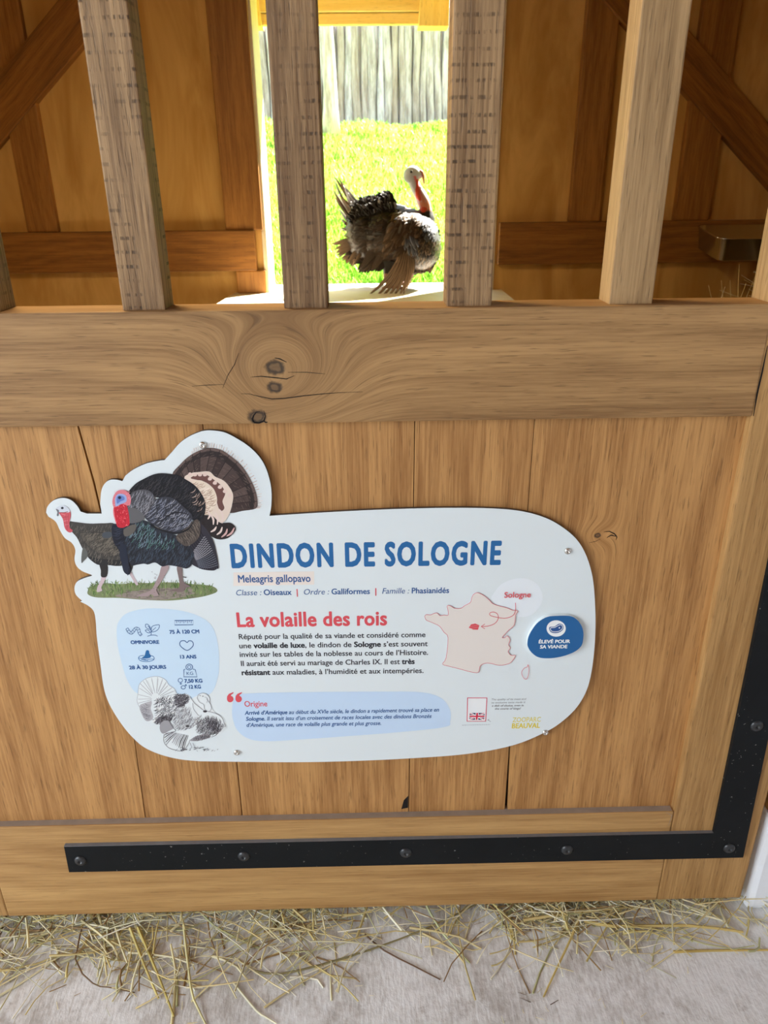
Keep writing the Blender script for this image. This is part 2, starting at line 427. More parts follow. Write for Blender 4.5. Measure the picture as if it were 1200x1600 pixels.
crack([c8(*p) for p in ((450, 180), (400, 195), (370, 235), (355, 280), (375, 320), (440, 325), (500, 300), (520, 240), (495, 170))], 3.0, 0)
crack([c8(*p) for p in ((500, 300), (520, 320), (545, 315))], 2.5, 0)
crack([(1199, 540), (1191, 580), (1183, 615), (1177, 650)], 3.0, 0)
obj('top_rail', bm, [M['rail'], M['crack']], gate, label='wide horizontal top rail with three dark knots')
# stiles
bm = bmesh.new(); box(bm, (xs_in, 0, GB), (xs_out, .055, 2.32), .003)
o_st = obj('stile', bm, M['stile'], gate)
bm = bmesh.new(); box(bm, (xl_in-.13, 0.0005, GB), (xl_in-.0005, .055, 2.32), .003); obj('stile', bm, M['stile'], gate)
# bottom rail: dusty ledge on top
bm = bmesh.new(); box(bm, (xl_in, 0, GB), (xs_in-.0006, .055, zr), .002)
bm.normal_update()
for f in bm.faces:
    if f.normal.z > .7 and f.calc_area() > .004: f.material_index = 1
crack([(1040, 1269), (1050, 1274), (1047, 1282), (1044, 1290)], 1.2, 0)
obj('bottom_rail', bm, [M['brail'], M['dust']], gate)
# planks, each cut to its seams
seams = [[(-290, 640), (-200, 1290)], [(-62, 640), (-12, 1290)],
         [(117, 645), (124.5, 675), (147, 755), (160, 810), (190, 1010), (212, 1170), (229, 1290)],
         [(315, 645), (380, 1290)], [(648.5, 645), (638.5, 1290)], [(836.5, 645), (812, 960), (796, 1170), (789.5, 1290)], [(1173, 645), (1052, 1290)]]
widen = {2: [0, 1.6, 1.6, 1.2, .9, .6, .5], 5: [.5, .6, 1.0, 2.6]}
def seam_side(i, s):
    out = []
    for k, p in enumerate(seams[i]):
        wv = widen[i][k] if i in widen else .55
        out.append(at(p[0]+s*wv, p[1], PY))
    return out
for i in range(len(seams)-1):
    Lp, Rp = seam_side(i, +1), seam_side(i+1, -1)
    ring = [(p.x, p.z) for p in Lp] + [(p.x, p.z) for p in Rp[::-1]]
    bm = bmesh.new(); prism(bm, ring, PY, PY+.022, .0008)
    xb = max(p.x for p in Rp); zlo, zhi = ring[len(Lp)-1][1], ring[0][1]
    tongue = [(p.x-.004, p.z) for p in Rp] + [(p.x+.012, p.z) for p in Rp[::-1]]
    prism(bm, tongue, PY+.010, PY+.016, mi=1)
    if i == 3:
        q = [at(*p, PY) for p in ((638, 1243), (637.5, 1262), (627, 1264), (631, 1250))]
        f = bm.faces.new([bm.verts.new((v.x, PY-.0003, v.z)) for v in q]); f.material_index = 1
    if i == 5:
        crack([(905+a, 838+b) for a, b in ((38, -7), (47, -8), (55, -4), (59, 1), (57, 6))], 2.0, PY)
        crack([(920, 848), (930, 846), (938, 842)], 1.0, PY); crack([(948, 840), (955, 836), (962, 838)], 2.2, PY)
    obj('plank', bm, [M['knotplank'] if i == 5 else M['plank'], M['crack']], gate)
# bars
bars = [(-.4836-.05, -.4836, 0), (-.3238, -.268, 0), (-.1118, -.0545, 0), (.1027, .1627, 0), (.3191, .3771, 1), (.5326, .5326+.056, 1)]
bars[0] = (-.5386, -.4836, 0)
for a, b, kd in bars:
    bm = bmesh.new(); box(bm, (a*D, .0109*D, zt-.001), (b*D, .0605*D, 2.2), .0022)
    obj('bar', bm, M['barclean'] if kd else M['bar'], gate)
bm = bmesh.new(); box(bm, (xl_in, 0.001, 2.2), (xs_in, .058, 2.31), .003); obj('head_rail', bm, M['rail'], gate)
# iron strap, L-shaped
def gp(px, py): p = at(px, py, -.006); return (p.x, p.z)
strap = [gp(100, 1322), gp(1115, 1301.5), gp(1173, 1022), gp(1226, 760), gp(1282, 760), gp(1205, 1130), gp(1161, 1339.5), gp(108, 1362.5)]
bm = bmesh.new(); prism(bm, strap, -.007, 0.0, .0006); bm.normal_update()
for f in bm.faces:
    if f.normal.z > .6: f.material_index = 1  # top faces paler: dust, and light from above put into the colour
st = obj('iron_strap', bm, [M['iron'], plain('dusty_lit_iron', lin((112, 112, 116)), .6, var=.3, scale=60)], gate, label='black L-shaped iron strap')
for px, py in ((126, 1344), (381, 1337), (634, 1331.5), (886, 1327), (1139, 1324.5), (1182, 1133.5)):
    c = at(px, py, -.006); bm = bmesh.new()
    lathe(bm, [(.0105, 0), (.0105, .0012), (.0095, .003), (.007, .0045), (.0042, .0050), (.0036, .0050), (.0034, .0020), (0, .0018)], c, 20)
    obj('bolt', bm, M['bolt'], st, True)

# wall beside the gate: limewashed plinth with timber above
pl, pr = at(1162, 1418, 0).x, 2.7
zp = at(1192, 1279, 0).z
bm = bmesh.new(); box(bm, (pl+.006, 0.002, 0), (pr, .2, zp), .012)
bmesh.ops.subdivide_edges(bm, edges=[e for e in bm.edges if e.calc_length() > .05], cuts=6, use_grid_fill=True)
wf = tag(obj('wall_front', bm, M['white']), kind='structure')
bm = bmesh.new(); box(bm, (pl+.008, -.004, zp), (pl+.2, .2, WT), .004); obj('timber_post', bm, M['timber'], wf)
bm = bmesh.new(); box(bm, (pl+.2, 0.01, zp), (pr, .2, WT)); obj('timber_cladding', bm, M['timber'], wf)
bm = bmesh.new(); box(bm, (-2.7, 0.002, 0), (xl_in-.15, .2, WT)); obj('timber_cladding', bm, M['timber'], wf)
bm = bmesh.new(); box(bm, (xl_in-.15, 0.002, 2.34), (pl+.008, .2, WT)); obj('timber_lintel', bm, M['timberx'], wf)
# ------------------------------------------------------------------ information sign
SY = PY - .0085                                            # front face of the sign
ILL = (.865, .885, .91)
def pc(r, g, b):                                           # printed colour, read from the photograph under its daylight
    return tuple(min(.9, v/i) for v, i in zip(lin((r, g, b)), ILL))
def sp3(p, dy=0.0): return at(p[0], p[1], SY+dy)
sign = empty('information_sign', sp3((540, 1190)) + Vector((0, .0085, 0)), 'white shaped information sign about turkeys screwed to the gate planks', 'sign')
def q1(x, y): return (60+x*.316667, 660+y*.316667)
def q4(x, y): return (100+x*.25, 920+y*.25)
top = [q1(*p) for p in ((38, 445), (45, 415), (75, 385), (120, 373), (160, 383), (190, 410), (208, 440))]
corner1 = [q1(*p) for p in ((240, 450), (312, 450))]
lobe2 = [q1(*p) for p in ((305, 400), (310, 340), (325, 305), (350, 285), (385, 283), (414, 290))]
lobe3 = [q1(*p) for p in ((430, 262), (470, 232), (530, 204), (590, 190), (622, 186))]
lobe4 = [q1(*p) for p in ((660, 145), (700, 100), (750, 66), (810, 43), (860, 40), (920, 50), (980, 80), (1040, 120), (1090, 170), (1120, 220), (1140, 280), (1150, 340), (1149, 410), (1141, 458))]
body = [(421, 806), (500, 801), (600, 796), (700, 793.5), (780, 795), (830, 802), (870, 818), (905, 848), (924, 893), (930, 950), (929, 1010), (921, 1065), (905, 1100), (880, 1126), (850, 1145), (800, 1165), (730, 1178), (640, 1185), (540, 1189.5), (450, 1191), (350, 1190)]
left = [q4(*p) for p in ((850, 1078), (720, 1065), (600, 1035), (500, 990), (430, 930), (370, 860), (310, 770), (270, 690), (245, 600), (225, 450), (205, 300), (198, 200), (185, 140), (150, 105), (100, 80))]
left2 = [q1(*p) for p in ((215, 880), (185, 850), (178, 815), (192, 785), (228, 768), (264, 757))]
left3 = [q1(*p) for p in ((262, 752), (215, 733), (188, 708), (178, 675), (182, 630), (165, 595), (130, 570), (105, 530), (85, 490), (50, 465))]
outline = smooth(top) + corner1 + smooth(lobe2) + smooth(lobe3) + smooth(lobe4) + smooth(body) + smooth(left) + smooth(left2) + smooth(left3)
def dedupe(ps, eps=.6):
    out = []
    for p in ps:
        if not out or math.hypot(p[0]-out[-1][0], p[1]-out[-1][1]) > eps: out.append(p)
    if math.hypot(out[0][0]-out[-1][0], out[0][1]-out[-1][1]) < eps: out.pop()
    return out
outline = dedupe(outline)
def plate(name, px, dy, thick, mats, parent, bev=0.0, label=None):
    bm = bmesh.new(); P = [sp3(p, dy) for p in px]
    prism(bm, [(p.x, p.z) for p in P], SY+dy, SY+dy+thick, bev, 0, 1)
    bmesh.ops.triangulate(bm, faces=[f for f in bm.faces if len(f.verts) > 4])
    return obj(name, bm, mats, parent, label=label)
plate('panel', outline, 0, .0055, [M['paper'], M['core']], sign)
for px, py in ((317, 695), (887, 860.5), (852, 1144), (370, 1175)):
    c = sp3((px, py)); bm = bmesh.new()
    lathe(bm, [(.0052, 0), (.0052, .0014), (.0046, .0028), (.0030, .0036), (.0018, .0037), (.0016, .002), (0, .0019)], c, 18)
    obj('screw', bm, M['steel'], sign, True, 'steel screw')

class Ink(VC):                                             # flat print on the sign: fills and strokes in photograph pixels
    def __init__(s, dy=-.00015): super().__init__(); s.dy = dy
    def nxt(s, d=2.5e-6): s.dy -= d; return s.dy
    def fill(s, pts, col):
        dy = s.nxt(); pts = dedupe(pts, .05); P = [sp3(p, dy) for p in pts]
        tri = tessellate_polygon([[Vector((p.x, p.z, 0)) for p in P]])
        s.add(P, [t for t in tri], col)
    def line(s, pts, w, col, closed=False, taper=False):
        dy = s.nxt(4e-7 if taper else 1e-6); pts = dedupe(pts, .02)
        n = len(pts)
        if n < 2: return
        vs = []
        for i in range(n):
            a = pts[(i-1) % n] if closed or i else pts[0]; b = pts[(i+1) % n] if closed or i < n-1 else pts[-1]
            tx, ty = b[0]-a[0], b[1]-a[1]; l = math.hypot(tx, ty) or 1; nx, ny = -ty/l, tx/l
            ww = w/2*((math.sin(math.pi*(i+.5)/n)*.8+.2) if taper else 1)
            vs += [sp3((pts[i][0]+nx*ww, pts[i][1]+ny*ww), dy), sp3((pts[i][0]-nx*ww, pts[i][1]-ny*ww), dy)]
        fs = [(2*i, 2*i+2, 2*i+3, 2*i+1) for i in range(n-1)]
        if closed: fs.append((2*n-2, 0, 1, 2*n-1))
        s.add(vs, fs, col)
    def dot(s, c, rx, ry, col, n=24): s.fill([(c[0]+rx*math.cos(2*math.pi*k/n), c[1]+ry*math.sin(2*math.pi*k/n)) for k in range(n)], col)
    def ring(s, c, rx, ry, w, col, n=28): s.line([(c[0]+rx*math.cos(2*math.pi*k/n), c[1]+ry*math.sin(2*math.pi*k/n)) for k in range(n)], w, col, True)
    def text(s, runs, p0, p1, cap, track=0.0):             # runs: (text, weight, italic, colour); baseline p0 -> p1 in pixels
        dy = s.nxt()
        if isinstance(runs, tuple): runs = [runs]
        x = 0.0; parts = []
        for body_, wgt, ital, col in runs:
            vs, fs, adv = glyphs(body_, wgt, ital, track)
            parts.append((x, vs, fs, col, wgt)); x += adv
        A, B = sp3(p0, dy), sp3(p1, dy); ux = (B-A); W = ux.length; ux.normalize(); uz = Vector((-ux.z, 0, ux.x))
        hgt = (sp3((p0[0], p0[1]-cap), dy)-A).length/.682; sx = W/x
        for x0, vs, fs, col, wgt_ in parts:
            for q, (ox, oz) in enumerate(s_off(wgt_)):
                s.add([A + ux*((x0+v[0]+ox)*sx) + uz*((v[1]+oz)*hgt) + Vector((0, -q*1.6e-6, 0)) for v in vs], fs, col)

def s_off(w):                                              # heavier lettering: the glyph outline thickened all round
    if w <= 0: return [(0, 0)]
    n = 4 if w < .013 else 8
    return [(w*math.cos(2*math.pi*(k+.5)/n), w*math.sin(2*math.pi*(k+.5)/n)*.8) for k in range(n)] + ([(0, 0)] if n == 8 else [])
_gc = {}
_tc = bpy.data.curves.new('lettering', 'FONT'); _to = bpy.data.objects.new('lettering', _tc); COL.objects.link(_to)
def glyphs(body_, wgt, ital, track):
    key = (body_, wgt, ital, track)
    if key in _gc: return _gc[key]
    _tc.shear = .22 if ital else 0; _tc.space_character = 1+track; _tc.resolution_u = 3
    def measure(t):
        _tc.body = t; dg = bpy.context.evaluated_depsgraph_get(); dg.update()
        return bpy.data.meshes.new_from_object(_to.evaluated_get(dg))
    me = measure(body_); vs = [(v.co.x, v.co.y) for v in me.vertices]; fs = [tuple(p.vertices) for p in me.polygons]
    bpy.data.meshes.remove(me)
    m2 = measure(body_.replace(' ', '\u00a0') + '|'); xm = max(v.co.x for v in m2.vertices); bpy.data.meshes.remove(m2)
    m3 = measure('|'); x3 = max(v.co.x for v in m3.vertices); bpy.data.meshes.remove(m3)
    _gc[key] = (vs, fs, xm-x3)
    return _gc[key]
def inside(p, poly):
    r = False; n = len(poly)
    for i in range(n):
        a, b = poly[i], poly[i-1]
        if (a[1] > p[1]) != (b[1] > p[1]) and p[0] < (b[0]-a[0])*(p[1]-a[1])/(b[1]-a[1])+a[0]: r = not r
    return r
def scallops(ink, poly, ang, sx, sy_, ln, w_, cols, bend=.35, jit=.35):    # rows of small curved feather edges inside a region
    xs = [p[0] for p in poly]; ys = [p[1] for p in poly]; ca, sa = math.cos(ang), math.sin(ang)
    cx, cy_ = sum(xs)/len(xs), sum(ys)/len(ys); rad = max(max(xs)-min(xs), max(ys)-min(ys))
    v = -rad; row = 0
    while v < rad:
        u = -rad + (row % 2)*sx/2
        while u < rad:
            uu, vv = u+R.uniform(-jit, jit)*sx, v+R.uniform(-jit, jit)*sy_
            P = []
            for k in range(5):
                t = (k/4-.5)*ln; b = bend*ln*(.25-(k/4-.5)**2)*2
                a, c_ = uu+b, vv+t
                P.append((cx+a*ca-c_*sa, cy_+a*sa+c_*ca))
            if inside(P[0], poly) and inside(P[4], poly) and inside(P[2], poly): ink.line(P, w_*1.25, R.choice(cols), taper=True)
            u += sx
        v += sy_; row += 1

BLUE, RED, NAVY, INK = pc(38, 98, 155), pc(205, 78, 88), pc(45, 85, 140), pc(42, 44, 52)
def q2(x, y): return (340+x*.43333, 780+y*.43333)
def q5(x, y): return (340+x*.28333, 950+y*.28333)
def q6(x, y): return (360+x*.28333, 1080+y*.28333)
# title and headings
k = Ink(); k.text(('DINDON DE SOLOGNE', .05, False, BLUE), q2(48, 245), q2(1026, 233), 34.5, .17); k.build('title_lettering', M['print'], sign, label='large blue title lettering')
k = Ink(); k.fill([q2(*p) for p in ((57, 264), (348, 260), (348, 308), (57, 313))], pc(221, 213, 207))
sb = k.build('species_band', M['print'], sign, label='beige band under the species name')
k = Ink(-.0003); k.text(('Meleagris gallopavo', .02, False, NAVY), q2(73, 300), q2(336, 297.5), 11.2); k.build('species_lettering', M['print'], sb)
k = Ink()
N_, B_ = .002, .024
k.text([('Classe : ', N_, True, NAVY), ('Oiseaux ', B_, False, NAVY), (' | ', .03, False, RED), (' Ordre : ', N_, True, NAVY), ('Galliformes ', B_, False, NAVY), (' | ', .03, False, RED), (' Famille : ', N_, True, NAVY), ('Phasianidés', B_, False, NAVY)], q2(64, 347), q2(835, 338), 8.6)
k.build('classification_lettering', M['print'], sign)
k = Ink(); k.text(('La volaille des rois', .034, False, RED), q2(68, 460), q2(613, 453.5), 21.5, .04); k.build('heading_lettering', M['print'], sign, label='red heading lettering')
k = Ink()
n_, b_ = .018, .042
for runs, a, b in (([('Réputé pour la qualité de sa viande et considéré comme', n_, False, INK)], (115, 172), (1147, 160)),
                   ([('une ', n_, False, INK), ('volaille de luxe', b_, False, INK), (', le dindon de ', n_, False, INK), ('Sologne', b_, False, INK), (' s\u2019est souvent', n_, False, INK)], (118, 222), (1158, 210)),
                   ([('invité sur les tables de la noblesse au cours de l\u2019Histoire.', n_, False, INK)], (121, 270), (1162, 258)),
                   ([('Il aurait été servi au mariage de Charles IX. Il est ', n_, False, INK), ('très', b_, False, INK)], (127, 320), (1087, 308)),
                   ([('résistant', b_, False, INK), (' aux maladies, à l\u2019humidité et aux intempéries.', n_, False, INK)], (132, 370), (1137, 358))):
    k.text(runs, q5(*a), q5(*b), 7.9)
k.build('paragraph_lettering', M['print'], sign, label='five lines of black text')
# quotation patch
k = Ink(); k.fill(smooth([(340+x*.316667, 1060+y*.316667) for x, y in ((120, 76), (400, 68), (800, 65), (1000, 68), (1100, 95), (1145, 150), (1148, 210), (1120, 240), (900, 265), (600, 288), (400, 302), (250, 310), (160, 300), (100, 260), (75, 200), (72, 140), (85, 95))], True), pc(186, 208, 238))
qp = k.build('quotation_patch', M['print'], sign, label='pale blue rounded patch')
k = Ink(-.0003); k.text(('Origine', .014, False, RED), q6(77, 85), q6(205, 83), 8.4)
for runs, a, b in (([('Arrivé d\u2019Amérique', .034, True, NAVY), (' au début du XVI', .020, True, NAVY), ('e', .020, True, NAVY), (' siècle, le dindon a rapidement trouvé sa place en', .020, True, NAVY)], (80, 130), (1150, 112)),
                   ([('Sologne', .034, True, NAVY), ('. Il serait issu d\u2019un croisement de races locales avec des dindons Bronzés', .020, True, NAVY)], (85, 163), (1108, 147)),
                   ([('d\u2019Amérique, une race de volaille plus grande et plus grosse.', .020, True, NAVY)], (87, 197), (832, 186))):
    k.text(runs, q6(*a), q6(*b), 5.9)
k.build('quotation_lettering', M['print'], qp)
k = Ink(-.0003)
def q55(x, y): return (340+x*.316667, 1060+y*.316667)
for ox in (0, 42):
    k.dot(q55(62+ox, 102), 5.0, 5.0, RED)
    k.fill([q55(46+ox, 100), q55(47+ox, 88), q55(56+ox, 76), q55(77+ox, 68), q55(79+ox, 72), q55(66+ox, 82), q55(64+ox, 92)], RED)
k.build('quotation_marks', M['print'], qp, label='red quotation marks')
# facts patch with icons
def qd(x, y): return (185+x*.133333, 950+y*.133333)
k = Ink(); k.fill(smooth([q4(*p) for p in ((330, 250), (345, 200), (390, 155), (480, 128), (580, 122), (720, 135), (830, 165), (910, 215), (950, 290), (968, 400), (968, 520), (940, 620), (900, 665), (800, 700), (600, 700), (460, 655), (400, 580), (365, 480), (335, 350))], True), pc(190, 213, 243))
fp = k.build('facts_patch', M['print'], sign, label='pale blue rounded patch of facts and icons')
k = Ink(-.0003)
for t, a, b, cap in (('OMNIVORE', (145, 422), (480, 418), 5.2), ('28 À 30 JOURS', (128, 718), (562, 710), 5.2), ('75 À 120 CM', (600, 302), (952, 295), 5.4), ('13 ANS', (715, 592), (915, 590), 5.2), ('7,50 KG', (775, 875), (988, 872), 5.4), ('12 KG', (822, 945), (970, 942), 5.4)):
    kk = Ink(-.0003); kk.text((t, .05, False, NAVY), qd(*a), qd(*b), cap); kk.build('fact_lettering', M['print'], fp)
k.text(('KG', .006, False, NAVY), qd(797, 785), qd(882, 783), 4.8)
k.build('weight_lettering', M['print'], fp)
S = lambda pts, cl=False: smooth([qd(*p) for p in pts], cl)
ic = Ink(-.0003)                                                          # worm
wp = smooth([(100, 240), (125, 280), (155, 292), (180, 265), (205, 240), (235, 250), (245, 290), (268, 320)], k=8)
L1, L2 = [], []
for i in range(len(wp)):
    a, b = wp[max(i-1, 0)], wp[min(i+1, len(wp)-1)]; l = math.hypot(b[0]-a[0], b[1]-a[1]); nx, ny = -(b[1]-a[1])/l*15, (b[0]-a[0])/l*15
    L1.append((wp[i][0]+nx, wp[i][1]+ny)); L2.append((wp[i][0]-nx, wp[i][1]-ny))
ic.line([qd(*p) for p in L1+L2[::-1]], .85, NAVY, True)
for i in range(5, len(wp)-2, 6): ic.line([qd(*L1[i]), qd(*L2[i])], .7, NAVY)
ic.build('worm_icon', M['print'], fp)
ic = Ink(-.0003)                                                          # seedling
for P in (((385, 270), (390, 225), (420, 205), (478, 198), (472, 240), (440, 270), (400, 280)), ((372, 250), (325, 230), (318, 195), (340, 190), (365, 215)), ((375, 288), (340, 288), (315, 262), (345, 258))):
    ic.line(S(P, True), .95, NAVY, True)
ic.line(S(((382, 320), (384, 280), (375, 245), (345, 210))), .95, NAVY); ic.line(S(((386, 275), (440, 228))), .8, NAVY)
ic.line(S(((340, 332), (385, 318), (430, 318), (460, 332))), .95, NAVY); ic.build('seedling_icon', M['print'], fp)
ic = Ink(-.0003)                                                          # hen on its nest
ic.line(S(((300, 555), (250, 565), (236, 590), (260, 618), (330, 628), (400, 615), (420, 590), (405, 565), (370, 558)), False), 1.0, BLUE)
ic.line(S(((265, 600), (320, 612), (370, 600), (415, 600))), .9, BLUE); ic.line(S(((240, 585), (300, 600), (345, 615))), .9, BLUE)
ic.fill(S(((275, 585), (305, 560), (318, 520), (325, 500), (345, 494), (360, 508), (362, 530), (378, 555), (375, 580), (330, 592)), True), BLUE)
ic.build('nesting_hen_icon', M['print'], fp)
ic = Ink(-.0003)                                                          # ruler
ic.line([qd(660, 147), qd(875, 145), qd(876, 196), qd(660, 199)], 1.2, NAVY, True)
for i in range(9): ic.line([qd(682+i*21.5, 148), qd(682+i*21.5, 168 if i % 2 else 178)], .8, NAVY)
ic.build('ruler_icon', M['print'], fp)
ic = Ink(-.0003); ic.line(S(((805, 405), (775, 384), (735, 388), (718, 420), (740, 458), (806, 497), (866, 455), (878, 418), (858, 388), (825, 386)), True), 1.25, NAVY, True); ic.build('heart_icon', M['print'], fp)
ic = Ink(-.0003)                                                          # weight
ic.ring(qd(830, 692), 5.2, 4.6, 1.1, NAVY); ic.ring(qd(830, 692), 2.6, 2.4, .9, NAVY)
ic.line([qd(785, 716), qd(768, 722), qd(766, 808), qd(922, 808), qd(900, 722), qd(872, 716)], 1.2, NAVY)
ic.build('weight_icon', M['print'], fp)
ic = Ink(-.0003)                                                          # female and male signs
ic.ring(qd(726, 848), 3.4, 3.2, 1.0, NAVY); ic.line([qd(730, 872), qd(732, 900)], 1.0, NAVY); ic.line([qd(716, 888), qd(746, 887)], 1.0, NAVY)
ic.ring(qd(760, 930), 3.3, 2.7, 1.0, NAVY); ic.line([qd(778, 914), qd(796, 900)], 1.0, NAVY); ic.line([qd(780, 899), qd(797, 899), qd(797, 914)], 1.0, NAVY)
ic.build('gender_icons', M['print'], fp)

# printed picture of the two turkeys
def qa(x, y): return (160+x*.216667, 690+y*.216667)
def qb(x, y): return (70+x*.233333, 770+y*.233333)
A_ = lambda pts, cl=True: smooth([qa(*p) for p in pts], cl, 4)
B2 = lambda pts, cl=True: smooth([qb(*p) for p in pts], cl, 4)
t = Ink()
# ground
gr = B2(((285, 665), (310, 630), (400, 605), (500, 612), (600, 602), (700, 604), (800, 600), (890, 602), (1000, 612), (1120, 625), (1155, 660), (1080, 690), (960, 710), (820, 722), (650, 716), (500, 704), (360, 702), (300, 688)))
t.fill(gr, pc(118, 128, 92))
t.nxt()
t.fill(B2(((470, 690), (600, 660), (760, 640), (950, 638), (1010, 665), (900, 702), (760, 718), (600, 708))), pc(138, 128, 120))
for i in range(520):
    x, y = R.uniform(290, 1150), R.uniform(606, 712)
    if not inside(qb(x, y), gr): continue
    mid = 520 < x < 1000 and y > 645
    if mid and R.random() < .72:
        t.line([qb(x, y), qb(x+R.uniform(10, 40), y+R.uniform(-3, 3))], R.uniform(.5, 1.1), R.choice((pc(112, 103, 98), pc(150, 140, 132), pc(98, 92, 85))), taper=True); continue
    h = R.uniform(14, 38)
    t.line([qb(x, y), qb(x+R.uniform(-6, 6), y-h*.6), qb(x+R.uniform(-14, 14), y-h)], R.uniform(.6, 1.3), R.choice((pc(84, 118, 58), pc(108, 140, 76), pc(70, 98, 52), pc(140, 160, 100), pc(92, 104, 62))), taper=True)
# hen: legs, body, neck, head
t.fill(B2(((555, 525), (578, 530), (605, 575), (626, 612), (610, 616), (585, 575))), pc(188, 172, 178))
t.fill(B2(((540, 470), (590, 480), (578, 528), (556, 530))), pc(48, 46, 46))
t.fill(B2(((386, 545), (416, 546), (400, 590), (378, 632), (384, 655), (350, 664), (352, 632), (372, 590))), pc(192, 174, 180))
t.fill(B2(((368, 475), (420, 482), (416, 558), (378, 562), (375, 520))), pc(44, 42, 42))
hb = B2(((165, 195), (200, 195), (300, 206), (400, 204), (470, 210), (520, 300), (600, 440), (600, 470), (500, 490), (420, 484), (350, 480), (290, 432), (250, 370), (215, 300), (178, 255)))
t.fill(hb, pc(66, 63, 61))
t.fill(B2(((235, 265), (330, 258), (440, 270), (500, 330), (520, 400), (440, 420), (340, 390), (270, 330))), pc(84, 79, 72))
t.fill(B2(((290, 430), (360, 440), (480, 450), (600, 450), (600, 474), (500, 490), (420, 484), (350, 480))), pc(42, 42, 44))
scallops(t, hb, .35, 4.2, 4.2, 6, .7, [pc(96, 91, 84), pc(48, 46, 45), pc(112, 106, 98)])
scallops(t, B2(((250, 262), (440, 262), (520, 400), (440, 420), (330, 380))), .9, 3.4, 4, 6, .7, [pc(118, 110, 100), pc(52, 50, 48)])
t.line([qb(235, 268), qb(300, 262), qb(400, 268), qb(450, 285)], 1.2, pc(40, 40, 42), taper=True)
t.fill(B2(((390, 268), (440, 262), (452, 290), (420, 304), (388, 296))), pc(70, 76, 84))
t.fill(B2(((258, 365), (284, 395), (284, 430), (262, 455), (246, 470), (246, 415))), pc(92, 94, 92))
t.fill(B2(((95, 132), (128, 126), (165, 122), (174, 150), (165, 200), (168, 235), (187, 252), (172, 266), (150, 258), (132, 232), (122, 180), (105, 150))), pc(192, 84, 94))
for a, b in (((110, 140), (140, 150)), ((120, 165), (160, 160)), ((128, 190), (158, 185)), ((135, 215), (160, 210)), ((140, 150), (150, 250)), ((158, 140), (154, 230))):
    t.line([qb(*a), qb(*b)], .9, R.choice((pc(220, 140, 148), pc(160, 60, 72))), taper=True)
t.fill(B2(((78, 104), (98, 88), (125, 84), (152, 96), (168, 118), (158, 132), (120, 130), (95, 130))), pc(196, 203, 214))
t.fill(B2(((74, 108), (94, 116), (94, 132), (88, 156), (80, 150), (84, 130))), pc(110, 112, 120))
t.dot(qb(117, 102), 2.2, 1.8, pc(40, 45, 55)); t.line([qb(96, 132), qb(130, 132), qb(156, 126)], .9, pc(120, 60, 66))
# tom: tail fan
outer = [(505, 235), (560, 165), (620, 108), (690, 68), (765, 45), (850, 58), (930, 108), (1002, 172), (1062, 262), (1102, 350), (1118, 430), (1106, 482)]
pv = (700, 470)
fan = A_(outer + [(1010, 500), (920, 516), (800, 500), (650, 400), (560, 290)])
edge = smooth(outer, False, 5)
for i in range(260):
    e = R.choice(edge); s = R.uniform(1.0, 1.09)
    p = (pv[0]+(e[0]-pv[0])*s, pv[1]+(e[1]-pv[1])*s)
    if e[0] > 640: t.line([qa(pv[0]+(e[0]-pv[0])*.97, pv[1]+(e[1]-pv[1])*.97), qa(*p)], 1.5, R.choice((pc(212, 202, 198), pc(190, 172, 165), pc(222, 216, 214))), taper=True)
t.fill(fan, pc(66, 54, 52))
nf = 13
for i in range(nf):
    a, b = edge[int(i*(len(edge)-1)/nf)], edge[int((i+1)*(len(edge)-1)/nf)]
    L = lambda p, s: qa(pv[0]+(p[0]-pv[0])*s, pv[1]+(p[1]-pv[1])*s)
    t.fill([L(a, .45), L(a, .985), L(b, .985), L(b, .45)], (pc(58, 46, 45), pc(82, 68, 65), pc(70, 57, 55))[i % 3])
    t.fill([L(a, .86), L(a, .95), L(b, .95), L(b, .86)], pc(44, 36, 36))
    t.fill([L(a, .96), L(a, 1.0), L(b, 1.0), L(b, .96)], pc(96, 80, 76))
    for j in range(26):
        s = R.uniform(.5, .96); u = R.random(); c0 = (a[0]+(b[0]-a[0])*u, a[1]+(b[1]-a[1])*u)
        t.line([L(c0, s), L((c0[0]+(b[0]-a[0])*.35, c0[1]+(b[1]-a[1])*.35), s+.02)], .5, R.choice((pc(98, 82, 78), pc(48, 38, 38), pc(110, 94, 88))), taper=True)
    t.line([L(a, .45), L(a, .99)], 1.0, pc(36, 28, 28))
# tail coverts
t.fill(A_(((590, 265), (640, 228), (690, 220), (770, 216), (812, 252), (872, 280), (912, 322), (942, 382), (936, 450), (915, 522), (880, 575), (840, 600), (790, 590), (740, 560), (700, 480), (660, 360))), pc(212, 196, 184))
t.fill(A_(((636, 262), (690, 236), (750, 240), (800, 272), (858, 318), (886, 372), (866, 430), (880, 480), (850, 500), (826, 440), (806, 350), (750, 296), (680, 276))), pc(102, 70, 66))
for i in range(9):
    x, y = 630+i*36, 232+max(0, i-3)*30
    t.fill(A_(((x-14, y+6), (x, y-10), (x+16, y), (x+12, y+16), (x-6, y+18))), pc(212, 190, 182))
t.fill(A_(((640, 300), (700, 278), (760, 305), (805, 345), (828, 420), (806, 480), (770, 545), (730, 560), (715, 480), (690, 380))), pc(214, 200, 184))
scallops(t, A_(((640, 300), (700, 278), (760, 305), (805, 345), (828, 420), (806, 480), (770, 545), (730, 560), (715, 480))), 1.2, 3.6, 4, 8, .8, [pc(180, 150, 132), pc(230, 214, 204), pc(160, 128, 112)])
t.fill(A_(((690, 540), (760, 530), (800, 540), (850, 585), (920, 585), (960, 620), (950, 655), (905, 695), (850, 706), (800, 692), (740, 640))), pc(38, 32, 34))
